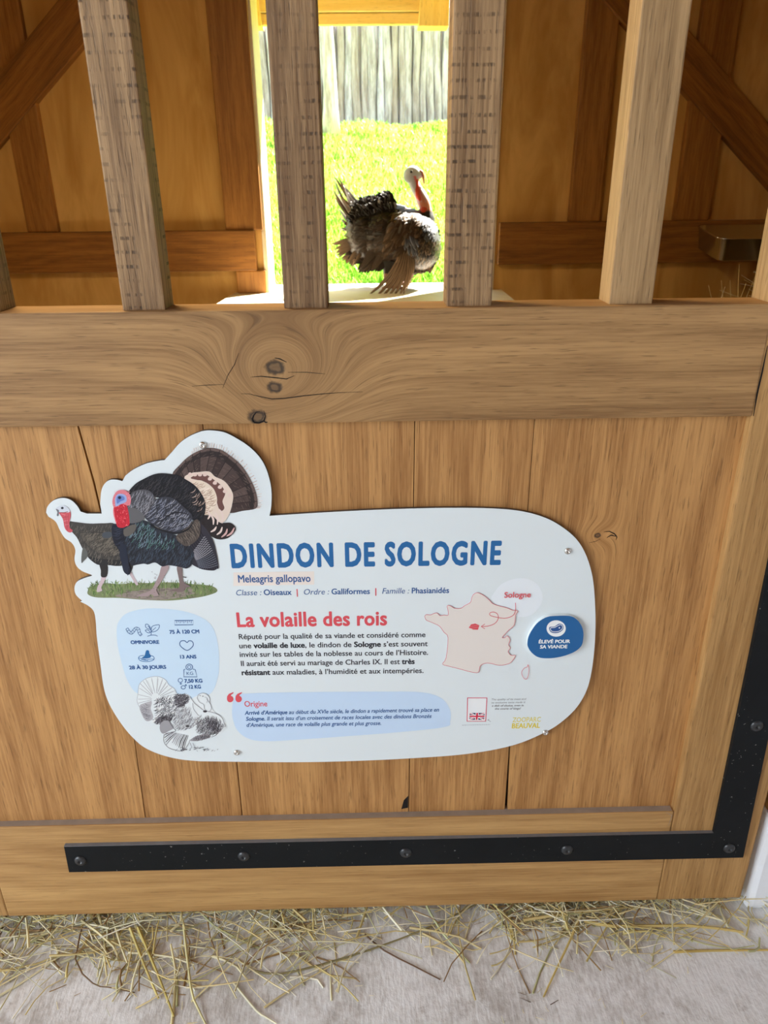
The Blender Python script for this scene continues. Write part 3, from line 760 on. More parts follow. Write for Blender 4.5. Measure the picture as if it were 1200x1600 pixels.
for P, c_ in ((((782, 530), (800, 560), (800, 600)), 0), (((812, 510), (832, 550), (828, 600)), 0), (((840, 485), (868, 530), (862, 590)), 0), (((780, 652), (808, 636), (822, 612)), 0), (((824, 672), (852, 650), (864, 615)), 0), (((858, 690), (890, 662), (900, 628)), 1), (((895, 682), (930, 660), (952, 620)), 1), (((760, 500), (775, 530), (760, 560)), 0)):
    t.line(A_(P, False), 3.2, pc(214, 196, 190) if not c_ else pc(196, 160, 158), taper=True)
# tom: legs
t.fill(B2(((785, 488), (832, 494), (800, 560), (768, 612), (746, 650), (762, 684), (735, 692), (712, 680), (690, 692), (640, 694), (614, 690), (650, 676), (710, 652), (738, 606), (765, 550))), pc(156, 138, 140))
t.fill(B2(((884, 498), (918, 504), (922, 560), (932, 600), (976, 628), (940, 638), (920, 664), (868, 660), (828, 656), (870, 645), (902, 630), (898, 580))), pc(120, 104, 104))
t.line([qb(925, 563), qb(948, 568)], 2.0, pc(90, 80, 80), taper=True)
for i in range(24):
    x, y = R.uniform(700, 800), R.uniform(520, 680); t.line([qb(x, y), qb(x+8, y+3)], .5, pc(110, 95, 98))
# tom: wing tips
wt = A_(((690, 590), (740, 620), (795, 705), (822, 800), (838, 905), (826, 918), (800, 930), (740, 925), (690, 910), (630, 870), (610, 790), (660, 700)))
t.fill(wt, pc(48, 46, 56))
for i in range(9):
    u = i/8; a = (690-70*u, 620+150*u); b = (834-130*u, 915+12*math.sin(u*3))
    t.line([qa(*a), qa(a[0]*.5+b[0]*.5+12, a[1]*.5+b[1]*.5-8), qa(*b)], 2.2, pc(30, 30, 40), taper=True)
    for j in range(15):
        v = .25+.72*j/15; p = (a[0]+(b[0]-a[0])*v+12*math.sin(v*3.1), a[1]+(b[1]-a[1])*v-8*math.sin(v*3.1))
        t.line([qa(p[0]-8, p[1]+5), qa(p[0]+7, p[1]-1)], .85, pc(168, 168, 178) if v < .62 else pc(105, 110, 125))
# tom: body
bk = A_(((195, 380), (232, 310), (300, 268), (372, 236), (440, 228), (540, 242), (600, 272), (665, 315), (712, 372), (742, 440), (738, 520), (705, 570), (640, 560), (560, 450), (380, 400)))
lo = A_(((140, 640), (175, 600), (250, 568), (330, 578), (420, 640), (520, 670), (610, 740), (660, 800), (650, 880), (610, 915), (560, 905), (480, 892), (430, 900), (380, 872), (330, 886), (300, 880), (250, 888), (210, 892), (180, 840), (158, 740)))
t.fill(lo, pc(40, 44, 54))
t.fill(bk, pc(24, 24, 30))
scallops(t, bk, .7, 4.2, 4.5, 9, .8, [pc(44, 44, 52), pc(14, 14, 18), pc(60, 58, 62)])
scallops(t, A_(((600, 272), (665, 315), (712, 372), (742, 440), (738, 520), (705, 560), (650, 470), (620, 360))), .9, 4.0, 4.5, 10, 1.0, [pc(128, 108, 100), pc(20, 18, 20), pc(170, 148, 138)])
scallops(t, lo, .45, 3.6, 3.6, 6.5, .9, [pc(52, 60, 74), pc(24, 27, 34), pc(62, 74, 90)])
scallops(t, A_(((165, 640), (260, 575), (340, 585), (430, 660), (520, 700), (500, 780), (360, 780), (230, 760))), .5, 3.6, 4.2, 7.5, 1.0, [pc(92, 122, 126), pc(34, 40, 50), pc(108, 128, 142), pc(72, 104, 100)])
t.fill(A_(((150, 640), (200, 605), (245, 600), (230, 650), (190, 680), (160, 680))), pc(92, 88, 84))
sec = A_(((530, 690), (600, 620), (680, 560), (705, 610), (696, 690), (640, 742), (590, 750)))
t.fill(sec, pc(78, 70, 66)); scallops(t, sec, -.5, 3.4, 4, 8, .9, [pc(110, 100, 92), pc(50, 45, 44)])
wg = A_(((305, 545), (335, 480), (380, 420), (450, 398), (520, 415), (585, 470), (645, 530), (640, 585), (600, 625), (540, 655), (440, 636), (370, 600)))
t.fill(wg, pc(54, 56, 66)); scallops(t, wg, .85, 3.8, 4.0, 7.5, 1.0, [pc(124, 128, 144), pc(36, 38, 46), pc(98, 102, 118), pc(140, 142, 152)])
t.line(A_(((380, 590), (440, 560), (500, 520), (560, 510), (630, 530)), False), 2.2, pc(26, 27, 34), taper=True)
t.line(A_(((330, 590), (400, 630), (470, 650), (540, 660), (620, 630), (660, 570)), False), 3.2, pc(24, 24, 30), taper=True)
sh = A_(((200, 385), (260, 348), (330, 352), (372, 390), (376, 445), (332, 500), (300, 560), (240, 586), (190, 580), (172, 500)))
t.fill(sh, pc(76, 76, 82)); scallops(t, sh, .5, 3.8, 4.0, 8, .9, [pc(118, 120, 130), pc(50, 50, 56), pc(138, 138, 146)])
t.fill(A_(((175, 490), (230, 480), (290, 520), (300, 560), (240, 586), (190, 580))), pc(92, 92, 96))
t.fill(A_(((66, 625), (88, 592), (145, 618), (152, 690), (164, 760), (182, 850), (204, 925), (190, 960), (150, 930), (125, 800), (80, 722))), pc(28, 31, 44))
scallops(t, A_(((66, 625), (88, 592), (145, 618), (152, 690), (182, 850), (204, 925), (150, 930), (125, 800), (80, 722))), 1.3, 3.2, 4, 9, .8, [pc(48, 54, 72), pc(16, 18, 28)])
t.fill([qb(*p) for p in ((505, 330), (545, 350), (560, 460), (558, 556), (530, 520), (500, 420))], pc(34, 40, 56))
# tom: head
t.fill(A_(((78, 440), (100, 430), (150, 425), (182, 480), (196, 590), (170, 612), (140, 622), (108, 612), (92, 560), (84, 500))), pc(186, 38, 54))
for i in range(46):
    x, y = R.uniform(95, 180), R.uniform(455, 605); t.line([qa(x, y), qa(x+R.uniform(-10, 14), y+R.uniform(4, 16))], R.uniform(.6, 1.3), R.choice((pc(214, 70, 84), pc(140, 22, 38), pc(228, 120, 128))), taper=True)
t.fill(A_(((72, 430), (84, 385), (112, 354), (160, 350), (196, 378), (206, 425), (192, 462), (140, 450), (104, 470), (80, 470))), pc(206, 118, 130))
for i in range(30):
    x, y = R.uniform(80, 200), R.uniform(356, 460); t.line([qa(x, y), qa(x+R.uniform(-8, 10), y+R.uniform(2, 8))], .8, R.choice((pc(226, 160, 168), pc(180, 80, 96))), taper=True)
t.fill(A_(((92, 410), (110, 380), (148, 378), (172, 396), (172, 432), (132, 452), (98, 466), (92, 440))), pc(142, 160, 206))
t.fill(A_(((104, 402), (126, 388), (156, 398), (158, 420), (130, 432), (106, 448))), pc(96, 120, 184))
t.dot(qa(124, 404), 2.6, 2.4, pc(30, 36, 60)); t.line(A_(((82, 470), (82, 520), (100, 590)), False), 1.6, pc(222, 120, 130), taper=True)
t.build('turkey_illustration', M['print'], sign, label='printed picture of two dark turkeys on grass')

# pencil-style drawing of a turkey
def qc(x, y): return (205+x*.133333, 1045+y*.133333)
C_ = lambda pts, cl=True: smooth([qc(*p) for p in pts], cl, 4)
t = Ink(-.0004)
PAPER, GR1, GR2, GR3 = pc(214, 222, 226), pc(150, 150, 158), pc(96, 94, 102), pc(56, 54, 60)
fanp = [(95, 445), (68, 380), (78, 300), (92, 190), (135, 140), (200, 104), (310, 90), (400, 128), (442, 190), (505, 232), (540, 295)]
t.fill(C_(fanp + [(660, 300), (690, 360), (560, 520), (330, 640), (160, 600)]), PAPER)
t.fill(C_(((560, 440), (690, 360), (800, 300), (870, 285), (915, 330), (930, 430), (990, 520), (1080, 570), (1105, 670), (1040, 770), (930, 810), (700, 850), (600, 960), (420, 930), (380, 850), (390, 760), (460, 640))), PAPER)
t.line(C_(fanp, False), .55, GR1)
pv2 = (290, 350); fe = smooth([fanp[i] for i in range(len(fanp))], False, 3)
for i, e in enumerate(fe):
    if i % 2: continue
    for s0, s1, w_ in ((.25, .97, .9), (.35, .9, .6)):
        o_ = R.uniform(-8, 8)
        t.line([qc(pv2[0]+(e[0]-pv2[0])*s0+o_, pv2[1]+(e[1]-pv2[1])*s0), qc(pv2[0]+(e[0]-pv2[0])*s1+o_, pv2[1]+(e[1]-pv2[1])*s1)], w_, R.choice((GR1, pc(170, 172, 178), GR1)), taper=True)
sh1 = C_(((95, 445), (160, 400), (240, 385), (230, 470), (260, 560), (230, 605), (160, 600)))
t.fill(sh1, pc(172, 172, 178)); scallops(t, sh1, 1.9, 1.6, 2.5, 9, .5, [GR1, GR2])
hk_ = C_(((250, 380), (340, 320), (500, 300), (640, 290), (690, 350), (640, 430), (540, 510), (420, 560), (330, 650), (210, 610), (270, 560)))
scallops(t, hk_, .9, 2.3, 2.4, 6.5, .8, [GR2, GR3, GR1, pc(225, 228, 230)], .5)
scallops(t, C_(((500, 300), (660, 290), (690, 360), (580, 450), (500, 420))), 1.2, 1.9, 2.0, 6, .9, [GR3, GR2])
scallops(t, C_(((320, 560), (470, 520), (480, 600), (360, 660), (260, 640))), .5, 1.8, 2, 6, 1.1, [GR3, GR2])
t.fill(C_(((345, 640), (400, 605), (460, 625), (500, 690), (440, 730), (370, 760), (335, 710))), pc(150, 150, 156))
scallops(t, C_(((470, 560), (560, 470), (690, 440), (740, 560), (860, 510), (800, 600), (700, 700), (520, 720))), .7, 2.3, 2.6, 6.5, .65, [GR1, GR2, pc(180, 182, 188)], .5)
scallops(t, C_(((760, 610), (900, 540), (1000, 560), (1085, 640), (1030, 760), (930, 790), (760, 760))), .5, 2.2, 2.4, 6, .75, [GR1, GR2, GR3], .6)
scallops(t, C_(((860, 600), (960, 570), (1050, 680), (1000, 770), (900, 720))), .6, 2.4, 2.6, 7, 1.0, [GR3, GR2], .6)
t.fill(C_(((690, 840), (760, 790), (880, 760), (930, 790), (900, 815), (780, 845))), pc(140, 138, 144)); scallops(t, C_(((690, 840), (760, 780), (920, 760), (910, 815), (780, 850))), .2, 2, 2, 5, .8, [GR3, GR2])
t.dot(qc(660, 672), 3.2, 1.4, GR3)
t.line(C_(((460, 570), (450, 620), (490, 690), (520, 730), (400, 760)), False), .9, GR2)
for i in range(13):                                                        # drooping wing
    u = i/12; a = (480+u*190, 740+u*40); b = (385+u*230, 800+u*165) if u > .35 else (382+u*80, 780+u*330)
    t.line([qc(*a), qc((a[0]+b[0])/2-10, (a[1]+b[1])/2), qc(*b)], 1.6 if i % 2 else 1.0, GR3 if u > .6 and i % 2 else R.choice((GR1, GR2)), taper=True)
t.line(C_(((385, 765), (382, 850), (430, 920), (520, 955), (600, 960), (660, 900), (690, 830)), False), .6, GR2)
t.line(C_(((775, 340), (790, 300), (840, 285), (890, 305), (920, 350), (915, 400)), False), .7, GR1)
t.line(C_(((770, 340), (800, 390), (850, 420), (860, 470), (900, 500), (935, 480), (930, 420), (880, 350)), False), .7, GR1)
t.dot(qc(840, 322), 1.0, .7, GR3); t.line([qc(800, 310), qc(815, 318)], .7, GR2); t.line(C_(((860, 330), (895, 350), (885, 400)), False), .6, GR1)
t.line(C_(((690, 330), (740, 400), (800, 450), (860, 490), (980, 520), (1060, 570), (1090, 640), (1105, 680)), False), .9, GR1)
t.line(C_(((720, 400), (730, 470), (790, 550)), False), .7, GR1); t.dot(qc(865, 500), 3.2, 1.6, GR3)
t.line(C_(((940, 800), (990, 780), (1000, 760)), False), .8, GR2); t.line(C_(((1040, 740), (1075, 690), (1105, 670)), False), .7, GR1)
for a, b in (((690, 870), (712, 930)), ((722, 868), (745, 925))): t.line([qc(*a), qc(*b)], .8, GR1)
for i in range(46):
    x, y = R.uniform(560, 900), R.uniform(920, 965); t.line([qc(x, y), qc(x+R.uniform(5, 30), y+R.uniform(-12, 6))], R.uniform(.5, 1.3), R.choice((GR2, GR3)), taper=True)
for i in range(16):
    x = R.uniform(440, 1020); y = 955+R.uniform(-12, 12); t.line([qc(x, y), qc(x+R.uniform(5, 22), y-R.uniform(4, 18))], .8, R.choice((GR1, GR2)), taper=True)
t.build('turkey_drawing', M['print'], sign, label='grey pencil-style drawing of a turkey')

# map with its call-out
def q3(x, y): return (640+x*.25, 860+y*.25)
k = Ink(); k.fill(smooth([q3(*p) for p in ((515, 310), (525, 270), (570, 215), (640, 182), (720, 175), (790, 205), (828, 265), (825, 330), (782, 388), (725, 414), (670, 412), (600, 380))], True), pc(218, 226, 250))
sbb = k.build('call_out_bubble', M['print'], sign, label='pale lilac bubble above the map')
k = Ink(-.0016); k.text(('Sologne', .016, False, RED), q3(590, 296), q3(757, 293), 8.6); k.build('call_out_lettering', M['print'], sbb)
france = [q3(*p) for p in ((95, 412), (105, 402), (130, 404), (150, 395), (172, 392), (190, 408), (215, 404), (240, 405), (240, 375), (235, 347), (258, 348), (280, 362), (320, 362), (345, 345), (380, 325), (388, 298), (400, 275), (425, 265), (460, 280), (500, 312), (515, 330), (550, 345), (610, 360), (640, 373), (676, 378), (662, 405), (655, 465), (620, 498), (595, 525), (578, 545), (595, 546), (606, 534), (622, 545), (628, 565), (618, 590), (630, 610), (616, 632), (634, 656), (660, 656), (650, 680), (620, 708), (560, 718), (500, 705), (465, 708), (440, 725), (430, 762), (385, 760), (310, 740), (250, 725), (206, 710), (228, 672), (240, 545), (215, 512), (188, 475), (150, 455), (125, 445), (103, 434))]
mp = plate('relief_map', dedupe(smooth(france, True, 3), .3), -.0013, .0013, [plain('map_beige', pc(216, 210, 206), .5), M['paper']], sign, label='raised beige map')
k = Ink(-.0014); k.line(dedupe(smooth(france, True, 3), .3), .75, pc(205, 100, 112), True)
k.line(smooth([q3(*p) for p in ((740, 715), (746, 750), (735, 800), (715, 800), (700, 765), (715, 738), (735, 728))], True), .75, pc(205, 110, 120), True)
k.build('map_outline', M['print'], mp, label='thin red outline')
k = Ink(-.0015); k.fill([q3(*p) for p in ((370, 482), (385, 462), (410, 457), (436, 468), (427, 496), (398, 495))], RED)
for y in (470, 482): k.line([q3(372, y+6), q3(434, y-2)], .35, pc(230, 160, 160))
k.line(smooth([q3(*p) for p in ((662, 327), (662, 370), (648, 405), (600, 424), (545, 418), (508, 408), (500, 394), (522, 385), (548, 397), (554, 425), (535, 455), (495, 472), (450, 476))]), .95, pc(200, 80, 92))
k.line([q3(470, 460), q3(447, 476), q3(470, 490)], .95, pc(200, 80, 92)); k.build('map_arrow', M['print'], mp, label='red looping arrow and region mark')

# raised blue badge
def q8(x, y): return (810+x*.1, 940+y*.1)
bo = [q8(*p) for p in ((140, 640), (160, 540), (220, 430), (310, 320), (450, 240), (620, 222), (800, 225), (900, 270), (970, 350), (1010, 450), (1015, 560), (990, 680), (900, 770), (740, 840), (560, 880), (400, 885), (290, 860), (200, 790), (150, 710))]
BT = .0065
zb = at(870, 1000, SY).z; sc_ = 1-BT/(SY+D)                # the badge face stands BT in front of the sign
bd = plate('badge', dedupe(smooth(bo, True, 4), .3), -BT, BT, [plain('badge_blue', pc(28, 92, 150), .4), M['paper']], sign, label='raised blue badge with white edge')
k = Ink(-BT-.0002); W_ = pc(226, 234, 248)
k.dot(q8(590, 420), 15, 12.8, W_, 36)
mt = smooth([q8(*p) for p in ((480, 425), (495, 395), (560, 390), (600, 365), (640, 345), (690, 360), (705, 400), (690, 445), (630, 485), (560, 492), (505, 475))], True)
k.fill(mt, pc(40, 80, 140)); k.line(smooth([q8(*p) for p in ((500, 425), (512, 408), (565, 404), (610, 380), (650, 362), (680, 372), (690, 402), (675, 436), (625, 466), (560, 472), (515, 458))], True), .9, W_, True)
k.dot(q8(640, 410), 1.1, 1.1, W_); k.build('steak_icon', M['print'], bd)
k = Ink(-BT-.0002); k.text(('ÉLEVÉ POUR', .04, False, W_), q8(312, 652), q8(803, 645), 5.0); k.text(('SA VIANDE', .04, False, W_), q8(335, 732), q8(762, 727), 5.0); k.build('badge_lettering', M['print'], bd, label='white lettering')

# flag panel, small print and park lettering
def q7(x, y): return (710+x*.133333, 1080+y*.133333)
k = Ink(); k.fill([q7(*p) for p in ((152, 76), (384, 76), (368, 355), (146, 355))], pc(222, 226, 230)); k.line([q7(*p) for p in ((154, 79), (381, 79), (366, 352), (149, 352))], 1.6, pc(196, 60, 84), True)
fb = k.build('flag_panel', M['print'], sign, label='small white panel framed in red')
k = Ink(-.0003); FX = lambda u, v: q7(180+u*176-v*8, 255+v*80)
k.fill([FX(0, 0), FX(1, 0), FX(1, 1), FX(0, 1)], pc(30, 40, 80))
WH, RD = pc(226, 228, 232), pc(200, 40, 70)
k.line([FX(0, 0), FX(1, 1)], 2.4, WH); k.line([FX(1, 0), FX(0, 1)], 2.4, WH); k.line([FX(0, .04), FX(.45, .5)], .8, RD); k.line([FX(1, .96), FX(.55, .5)], .8, RD); k.line([FX(.96, 0), FX(.55, .42)], .8, RD); k.line([FX(.04, 1), FX(.45, .58)], .8, RD)
k.line([FX(.5, 0), FX(.5, 1)], 5.0, WH); k.line([FX(0, .5), FX(1, .5)], 4.0, WH); k.line([FX(.5, 0), FX(.5, 1)], 2.8, RD); k.line([FX(0, .5), FX(1, .5)], 2.2, RD)
k.build('flag', M['print'], fb, label='small red, white and navy flag')
k = Ink(); GY = pc(135, 138, 142)
for tx, a, b, wv in (('The quality of its meat and', (430, 108), (838, 101), .004), ('its exclusive taste made it', (430, 145), (828, 139), .004), ('a dish of choice, even in', (438, 181), (810, 176), .034), ('the courts of kings!', (472, 216), (775, 213), .034)):
    k.text((tx, wv, True, GY), q7(*a), q7(*b), 2.9)
x = 90
while x < 420:                                             # caption too small to read: broken grey dashes
    wv = R.uniform(8, 26); k.line([q7(x, 398-(x-90)*.025), q7(min(x+wv, 420), 398-(x-90)*.025)], .8, pc(160, 165, 172)); x += wv+6
k.line([q7(425, 358), q7(392, 332), q7(408, 330)], .8, pc(150, 155, 160)); k.line([q7(392, 332), q7(394, 346)], .8, pc(150, 155, 160))
k.build('small_print', M['print'], sign)
YL = pc(212, 194, 62)
k = Ink(); k.text(('ZOOPARC', .012, False, pc(212, 200, 96)), q7(680, 363), q7(1012, 356), 7.2); k.text(('BEAUVAL', .03, False, YL), q7(668, 435), q7(1000, 428), 7.4); k.build('park_lettering', M['print'], sign, label='yellow lettering')
bpy.data.objects.remove(_to)
# ------------------------------------------------------------------ the live turkey in the opening
TY = 2.98
def qt(x, y): return (500+x*.183333, 230+y*.183333)
def tp(x, y, dy=0.0): p = qt(x, y); return at(p[0], p[1], TY+dy)
TS = (tp(1000, 700)-tp(0, 700)).length/1000                # metres per unit
ELL = [((600, 745), (285, 270), .165), ((865, 810), (165, 235), .135), ((400, 730), (190, 215), .12), ((760, 690), (170, 170), .12)]
def surf(x, y):                                            # half thickness of the body at a point of its outline
    best = 0.0
    for (cx, cy_), (rx, ry), t in ELL:
        q = 1-((x-cx)/rx)**2-((y-cy_)/ry)**2
        if q > 0: best = max(best, t*math.sqrt(q))
    return best
foot = Vector((tp(600, 1200).x, TY, SLAB_Z))
bird = empty('turkey', foot, 'dark bronze turkey with fanned feathers and white and red head', 'turkey')
bm = bmesh.new()
for (cx, cy_), (rx, ry), t in ELL:
    c = tp(cx, cy_); s_ = bmesh.ops.create_icosphere(bm, subdivisions=4, radius=1)
    for v in s_['verts']: v.co = Vector((c.x+v.co.x*rx*TS*.93, TY+v.co.y*t*.93, c.z+v.co.z*ry*TS*.93))
tube(bm, [tp(*p) for p in smooth([(800, 760), (890, 640), (905, 560), (893, 500), (860, 420), (820, 350), (795, 290), (785, 240)], k=4)],
     [.026+.055*max(0, 1-i/10)**1.2+.006*max(0, 1-abs(i-14)/6) for i in range(29)], 14)
hc = tp(785, 235); s_ = bmesh.ops.create_icosphere(bm, subdivisions=3, radius=1)
for v in s_['verts']: v.co = Vector((hc.x+v.co.x*.043, TY+v.co.y*.030, hc.z+v.co.z*.040+v.co.x*.004))
tube(bm, [tp(820, 225), tp(858, 232), tp(880, 250)], [.024, .013, .004], 10)      # beak
tube(bm, [tp(820, 250), tp(848, 258), tp(866, 264)], [.018, .009, .003], 10)
for sdy, fx in ((-.065, 590), (.065, 650)):
    hip, hock = tp(610, 960, sdy), tp(fx-25, 1120, sdy); an = Vector((tp(fx, 1200).x, TY+sdy, SLAB_Z+.018))
    tube(bm, [hip, (hip+hock)/2, hock, an*.6+hock*.4, an], [.05, .034, .015, .012, .013], 10)
    for a in (-.5, 0, .5):
        e = an+Vector((.075*math.cos(a), .075*math.sin(a), -.008)); tube(bm, [an, (an+e)/2+Vector((0, 0, .004)), e], [.011, .010, .006], 8)
    e = an+Vector((-.04, 0, -.008)); tube(bm, [an, e], [.010, .006], 8)
me = bpy.data.meshes.new('t'); bm.to_mesh(me); bm.free(); tmp = bpy.data.objects.new('t', me); COL.objects.link(tmp)
md = tmp.modifiers.new('r', 'REMESH'); md.mode = 'VOXEL'; md.voxel_size = .0055
ms = tmp.modifiers.new('s', 'SMOOTH'); ms.factor = .5; ms.iterations = 3
dg = bpy.context.evaluated_depsgraph_get(); dg.update(); me2 = bpy.data.meshes.new_from_object(tmp.evaluated_get(dg))
vc = VC(); cols = []
nk0, nk1 = tp(800, 330), tp(905, 570)
pale, redc, pink, dark = lin((205, 212, 222)), lin((214, 58, 34)), lin((226, 148, 118)), lin((40, 34, 30))
mixc = lambda a, b, f: tuple(x+(y-x)*max(0, min(1, f)) for x, y in zip(a, b))
for v in me2.vertices:
    p = v.co; rel = (p-hc)
    if p.z > tp(900, 590).z and p.x > tp(700, 600).x:
        f = (hc.z-p.z)/(hc.z-nk1.z)                        # 0 head .. 1 neck base
        cxn = tp(785+120*f, 240+330*f).x; front = (p.x-cxn)/.03
        c = mixc(pale, redc, 1.1-abs(front-.28)*3.2 if f > .04 else -1)
        if rel.x > .03 and rel.z > -.02: c = lin((200, 150, 105)) if rel.x > .048 else mixc(pale, redc, (rel.x-.03)*14+(-rel.z-.0)*20)
        if f > .40: c = mixc(c, pink, (f-.40)*3.0*(1 if front > -.5 else .4))
        if R.random() < .12 and f > .3: c = mixc(c, pale, .4)
        if f > .86: c = mixc(c, dark, (f-.86)*14)
    elif p.z < SLAB_Z+.17 and p.z < tp(600, 1060).z: c = lin((150, 108, 92))
    else: c = dark
    cols.append(c)
vc.add([v.co.copy() for v in me2.vertices], [tuple(p.vertices) for p in me2.polygons], cols)
vc.build('body', M['skinv'], bird, True)
bpy.data.objects.remove(tmp)
def feather(vc, a, b, wd, c0, c1, l0=.004, l1=.012, side=-1, bend=0.0, edge=None, flat=None, n=6):
    dx, dy = b[0]-a[0], b[1]-a[1]; ln = math.hypot(dx, dy) or 1; nx, ny = -dy/ln, dx/ln
    vs, fs, cs = [], [], []
    for i in range(n+1):
        t = i/n; w_ = wd*(math.sin(math.pi*min(1, .18+t*.80))**.7 if t < .999 else .12)
        mx_, my = a[0]+dx*t+nx*bend*ln*math.sin(math.pi*t)*.5, a[1]+dy*t+ny*bend*ln*math.sin(math.pi*t)*.5
        lift = l0+(l1-l0)*t
        for j, q in enumerate((-1, 0, 1)):
            x, y = mx_+nx*w_*q, my+ny*w_*q
            base = flat if flat is not None else surf(x, y)
            vs.append(tp(x, y, side*(base+lift+(0.003 if j == 1 else 0))))
            c = mixc(c0, c1, t*t)
            if edge and j != 1: c = mixc(c, edge, .35+.5*t)
            cs.append(c)
    for i in range(n):
        for j in (0, 1): fs.append((i*3+j, i*3+j+1, i*3+j+4, i*3+j+3))
    vc.add(vs, fs, cs)
blk, brn, tan_, gry, wht = lin((24, 21, 20)), lin((74, 56, 42)), lin((184, 152, 120)), lin((120, 124, 136)), lin((230, 230, 232))
rg = lambda a, b: R.uniform(a, b)
pl = VC()                                                  # contour feathers over trunk and breast
for side in (-1, 1):
    for i in range(520):
        x, y = rg(300, 900), rg(430, 1050)
        if surf(x, y) < .02: continue
        a = math.radians(rg(145, 185)); L_ = rg(70, 120); bot = (y-500)/500
        c0 = mixc(blk, brn, bot*.5+rg(-.2, .3)); c1 = mixc(blk, brn, bot*.7+rg(-.2, .4))
        feather(pl, (x, y), (x+math.cos(a)*L_, y+math.sin(a)*L_), rg(18, 30), c0, c1, .002, rg(.008, .02), side, rg(-.1, .1))
    for i in range(420):                                   # breast, pale edged
        x, y = rg(770, 1030), rg(575, 1040)
        if surf(x, y) < .012: continue
        a = math.radians(rg(95, 125)); L_ = rg(45, 70); hi = y < 760 and x > 890
        feather(pl, (x, y), (x+math.cos(a)*L_, y+math.sin(a)*L_), rg(12, 19), blk, mixc(blk, gry, .4) if hi else mixc(blk, brn, .3), .004, .012, side, 0, (mixc(blk, gry, .7) if hi else mixc(brn, tan_, R.uniform(.1, .9))) if R.random() < .7 else None)
    for i in range(150):                                   # mantle beside the neck
        x, y = rg(650, 880), rg(540, 720)
        if surf(x, y) < .012: continue
        a = math.radians(rg(125, 165)); L_ = rg(60, 95)
        feather(pl, (x, y), (x+math.cos(a)*L_, y+math.sin(a)*L_), rg(16, 24), mixc(blk, brn, .6), mixc(brn, tan_, rg(0, .5)), .006, .016, side)
for i in range(90):                                        # lower edge of the breast
    x = rg(790, 960); y = 1040-abs(x-850)*.5+rg(-40, 0); a = math.radians(rg(80, 120))
    feather(pl, (x, y), (x+math.cos(a)*50, y+math.sin(a)*55), rg(6, 12), blk, brn, .0, .01, R.choice((-1, 1)), edge=tan_)
for side in (-1, 1):                                       # ruff where the bare neck enters the plumage
    for i in range(60):
        u = R.random(); x, y = 850+95*u, 600+rg(-45, 30)+30*u; a = math.radians(110+45*(1-u)+rg(-15, 15))
        feather(pl, (x, y), (x+math.cos(a)*75, y+math.sin(a)*75), rg(12, 20), blk, mixc(blk, gry, rg(0, .4)), .006, .02, side, 0, None, max(surf(x, y), .036*math.sin(math.pi*(.12+.76*u))))
pl.build('contour_plumage', M['feather'], bird)
hk2s = {-1: VC(), 1: VC()}                                                 # raised back feathers, sun glints painted as white edges on some
for i in range(420):
    u, v = R.random(), R.random(); x = 300+375*u; y0 = 470-110*u+170*max(0, u-.82)/.18
    y = y0+35+v*(190-60*u); a = math.radians(rg(200, 255)+u*15); L_ = rg(60, 105)
    sd = R.choice((-1, -1, 1)); fl = .03+.09*math.sin(math.pi*min(1, v+.1)*.5)*(.5+u*.5)
    e = wht if R.random() < .26 and v < .6 else None
    feather(hk2s[sd], (x, y), (x+math.cos(a)*L_, max(y0-15, y+math.sin(a)*L_)), rg(9, 17), blk, mixc(blk, brn, rg(0, .4)), 0, rg(.004, .02), sd, rg(-.1, .1), e, fl)
for hk2 in hk2s.values(): hk2.build('back_feathers', M['feather'], bird, label='raised black back feathers with sun glints painted white')
tl = VC()                                                  # tail, upper and lower sheaves
for tip, base in (((115, 255), (330, 640)), ((150, 262), (350, 620)), ((205, 330), (360, 600)), ((245, 390), (370, 590)), ((105, 360), (320, 680)), ((135, 440), (330, 700)), ((170, 520), (340, 720)), ((190, 610), (350, 740)), ((185, 680), (360, 760)), ((215, 760), (360, 780)), ((260, 850), (380, 790)), ((300, 880), (390, 760)), ((230, 430), (360, 640)), ((160, 400), (340, 660)), ((270, 500), (380, 640))):
    for kq in range(2):
        o1, o2 = rg(-16, 16), rg(-12, 12)
        feather(tl, base, (tip[0]+o1, tip[1]+o2), rg(12, 22), mixc(blk, brn, .5), mixc(brn, R.choice((tan_, gry, wht)), rg(.2, .7)), 0, rg(-.02, .03), R.choice((-1, 1)), rg(-.12, .12), R.choice((tan_, None, wht)), rg(.0, .05), 8)
for i in range(22):
    u = i/21; tip = (105+190*u+rg(-12, 12), 830+175*math.sin(u*1.9)+rg(-14, 14))
    feather(tl, (430, 740), tip, rg(20, 30), mixc(blk, brn, .6), mixc(brn, tan_, rg(.25, .7)), 0, rg(-.01, .02), R.choice((-1, 1)), rg(-.08, .08), None, rg(.01, .06), 8)
tl.build('tail', M['feather'], bird, label='ruffled pale-brown tail feathers')
uv = VC()                                                  # underside feathers
for i in range(60):
    u = R.random(); tip = (320+180*u+rg(-10, 10), 1075-15*u+rg(-40, 5))
    feather(uv, (540+60*u, 790+rg(-40, 40)), tip, rg(26, 40), mixc(blk, brn, rg(.2, .6)), mixc(blk, brn, rg(.5, 1.1)), .0, .01, R.choice((-1, 1)), rg(-.1, .1), None, rg(.03, .12), 8)
uv.build('vent_feathers', M['feather'], bird)
